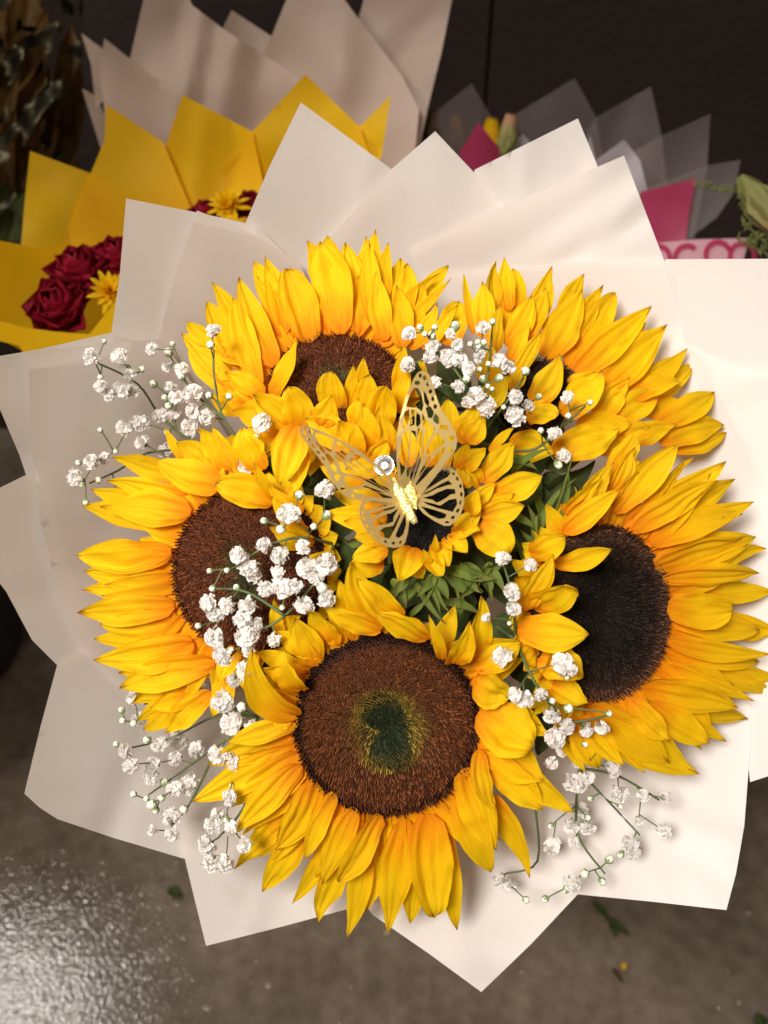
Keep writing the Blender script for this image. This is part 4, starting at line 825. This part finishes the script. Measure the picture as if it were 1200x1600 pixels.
# cellophane bouquet in the dark corner, its yellow petals dimmed in their colour
cb = thing('cellophane_bouquet', P(40, 200, 1.15), 'dim amber bouquet in crumpled clear cellophane at the dark upper left', 'bouquet')
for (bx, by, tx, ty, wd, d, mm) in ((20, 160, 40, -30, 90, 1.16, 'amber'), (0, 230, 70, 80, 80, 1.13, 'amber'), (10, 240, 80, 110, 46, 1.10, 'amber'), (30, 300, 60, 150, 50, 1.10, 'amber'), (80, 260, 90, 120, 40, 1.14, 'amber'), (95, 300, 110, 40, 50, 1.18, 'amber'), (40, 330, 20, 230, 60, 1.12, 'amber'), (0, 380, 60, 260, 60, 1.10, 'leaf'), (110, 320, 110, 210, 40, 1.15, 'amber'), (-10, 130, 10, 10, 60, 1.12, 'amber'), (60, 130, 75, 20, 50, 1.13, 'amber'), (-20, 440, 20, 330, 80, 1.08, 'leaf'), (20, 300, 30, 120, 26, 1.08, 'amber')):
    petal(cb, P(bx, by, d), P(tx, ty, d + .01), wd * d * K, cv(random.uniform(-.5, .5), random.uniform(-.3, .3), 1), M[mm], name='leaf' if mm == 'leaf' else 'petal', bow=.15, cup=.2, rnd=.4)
vs, fs = tri_poly([Vector(p) for p in [(-100, -60), (130, -60), (128, 150), (110, 260), (90, 330), (40, 480), (-100, 480)]], 9)
mesh('cellophane', [P(p.x, p.y, 1.06 + .035 * noise.noise(Vector((p.x * .022, p.y * .016, 2))) + .02 * abs(noise.noise(Vector((p.x * .05, p.y * .04, 7))))) for p in vs], fs, M['cello'], cb)

bucket(Vector((-.80, .98, 0)), .19, .42, 'black bucket at the left under the dark cellophane bouquet')

# ------------------------------------------------------------------ scraps on the floor
def floor_pt(px, py):
    d = P(px, py, 1) - CAM; return CAM + d * (-(CAM.z - .0045) / d.z)
def scrap(name, px0, px1, wd, m, label, cat, **kw):
    a, b = floor_pt(*px0), floor_pt(*px1); t = thing(name, a, label, cat)
    petal(t, a, b, wd, Vector((0, 0, 1)), m, name='blade', **kw); return t
scrap('leaf_scrap', (262, 1388), (284, 1402), .016, M['leaf'], 'small wet green leaf scrap on the floor beside the white corner', 'leaf', bow=.1, cup=.2)
t = scrap('stem_scrap', (926, 1408), (955, 1440), .012, M['leaf'], 'broken dark green stem scrap on the floor under the lower right paper', 'stem scrap', bow=.08, cup=.2)
for q in ((945, 1435, 972, 1448), (955, 1438, 962, 1466), (950, 1440, 985, 1462)):
    petal(t, floor_pt(*q[:2]), floor_pt(*q[2:]), .011, Vector((0, 0, 1)), M['leaf'], name='leaflet', bow=.15, cup=.2)
scrap('petal_scrap', (970, 1509), (979, 1511), .009, M['petal'], 'tiny yellow petal scrap on the floor', 'petal scrap', bow=.1, rnd=.6)
scrap('brown_scrap', (957, 1512), (974, 1538), .008, M['amber'], 'tiny dry brown scrap on the floor below the yellow scrap', 'scrap', bow=.1)
scrap('leaf_scrap', (1178, 1598), (1200, 1592), .018, M['leaf'], 'dark leaf scrap at the lower right corner of the floor', 'leaf', bow=.1)

V, F = [], []                                                     # splashed drops on the concrete
rd = random.Random(3)
m, nt, out = mat('water_drop'); pr = N(nt, 'ShaderNodeBsdfPrincipled', i_Roughness=.16, i_IOR=1.5); pr.inputs['Base Color'].default_value = (.24, .18, .13, 1); nt.links.new(pr.outputs[0], out.inputs[0])
for k in range(190):
    if k < 120: px, py = rd.gauss(60, 150), rd.gauss(1530, 110)
    else: px, py = rd.uniform(-60, 1250), rd.uniform(1230, 1640)
    if py < 1180: continue
    p = floor_pt(px, py); p.z = .0003; r = rd.choice((.0008, .0012, .0016, .0024, .0034)) * rd.uniform(.7, 1.2); b = len(V); sx = rd.uniform(.8, 1.4)
    for q, z in ((1, 0), (.82, .13), (.45, .20)):
        for j in range(8): V.append(p + Vector((r * sx * q * math.cos(j * .7854), r * q * math.sin(j * .7854), r * z)))
    V.append(p + Vector((0, 0, r * .22)))
    for i in range(2):
        for j in range(8): F.append((b + i * 8 + j, b + i * 8 + (j + 1) % 8, b + (i + 1) * 8 + (j + 1) % 8, b + (i + 1) * 8 + j))
    for j in range(8): F.append((b + 16 + j, b + 16 + (j + 1) % 8, b + 24))
tag(mesh('water_drops', V, F, m), 'small water drops splashed over the brown concrete floor', 'water drops', kind='stuff')
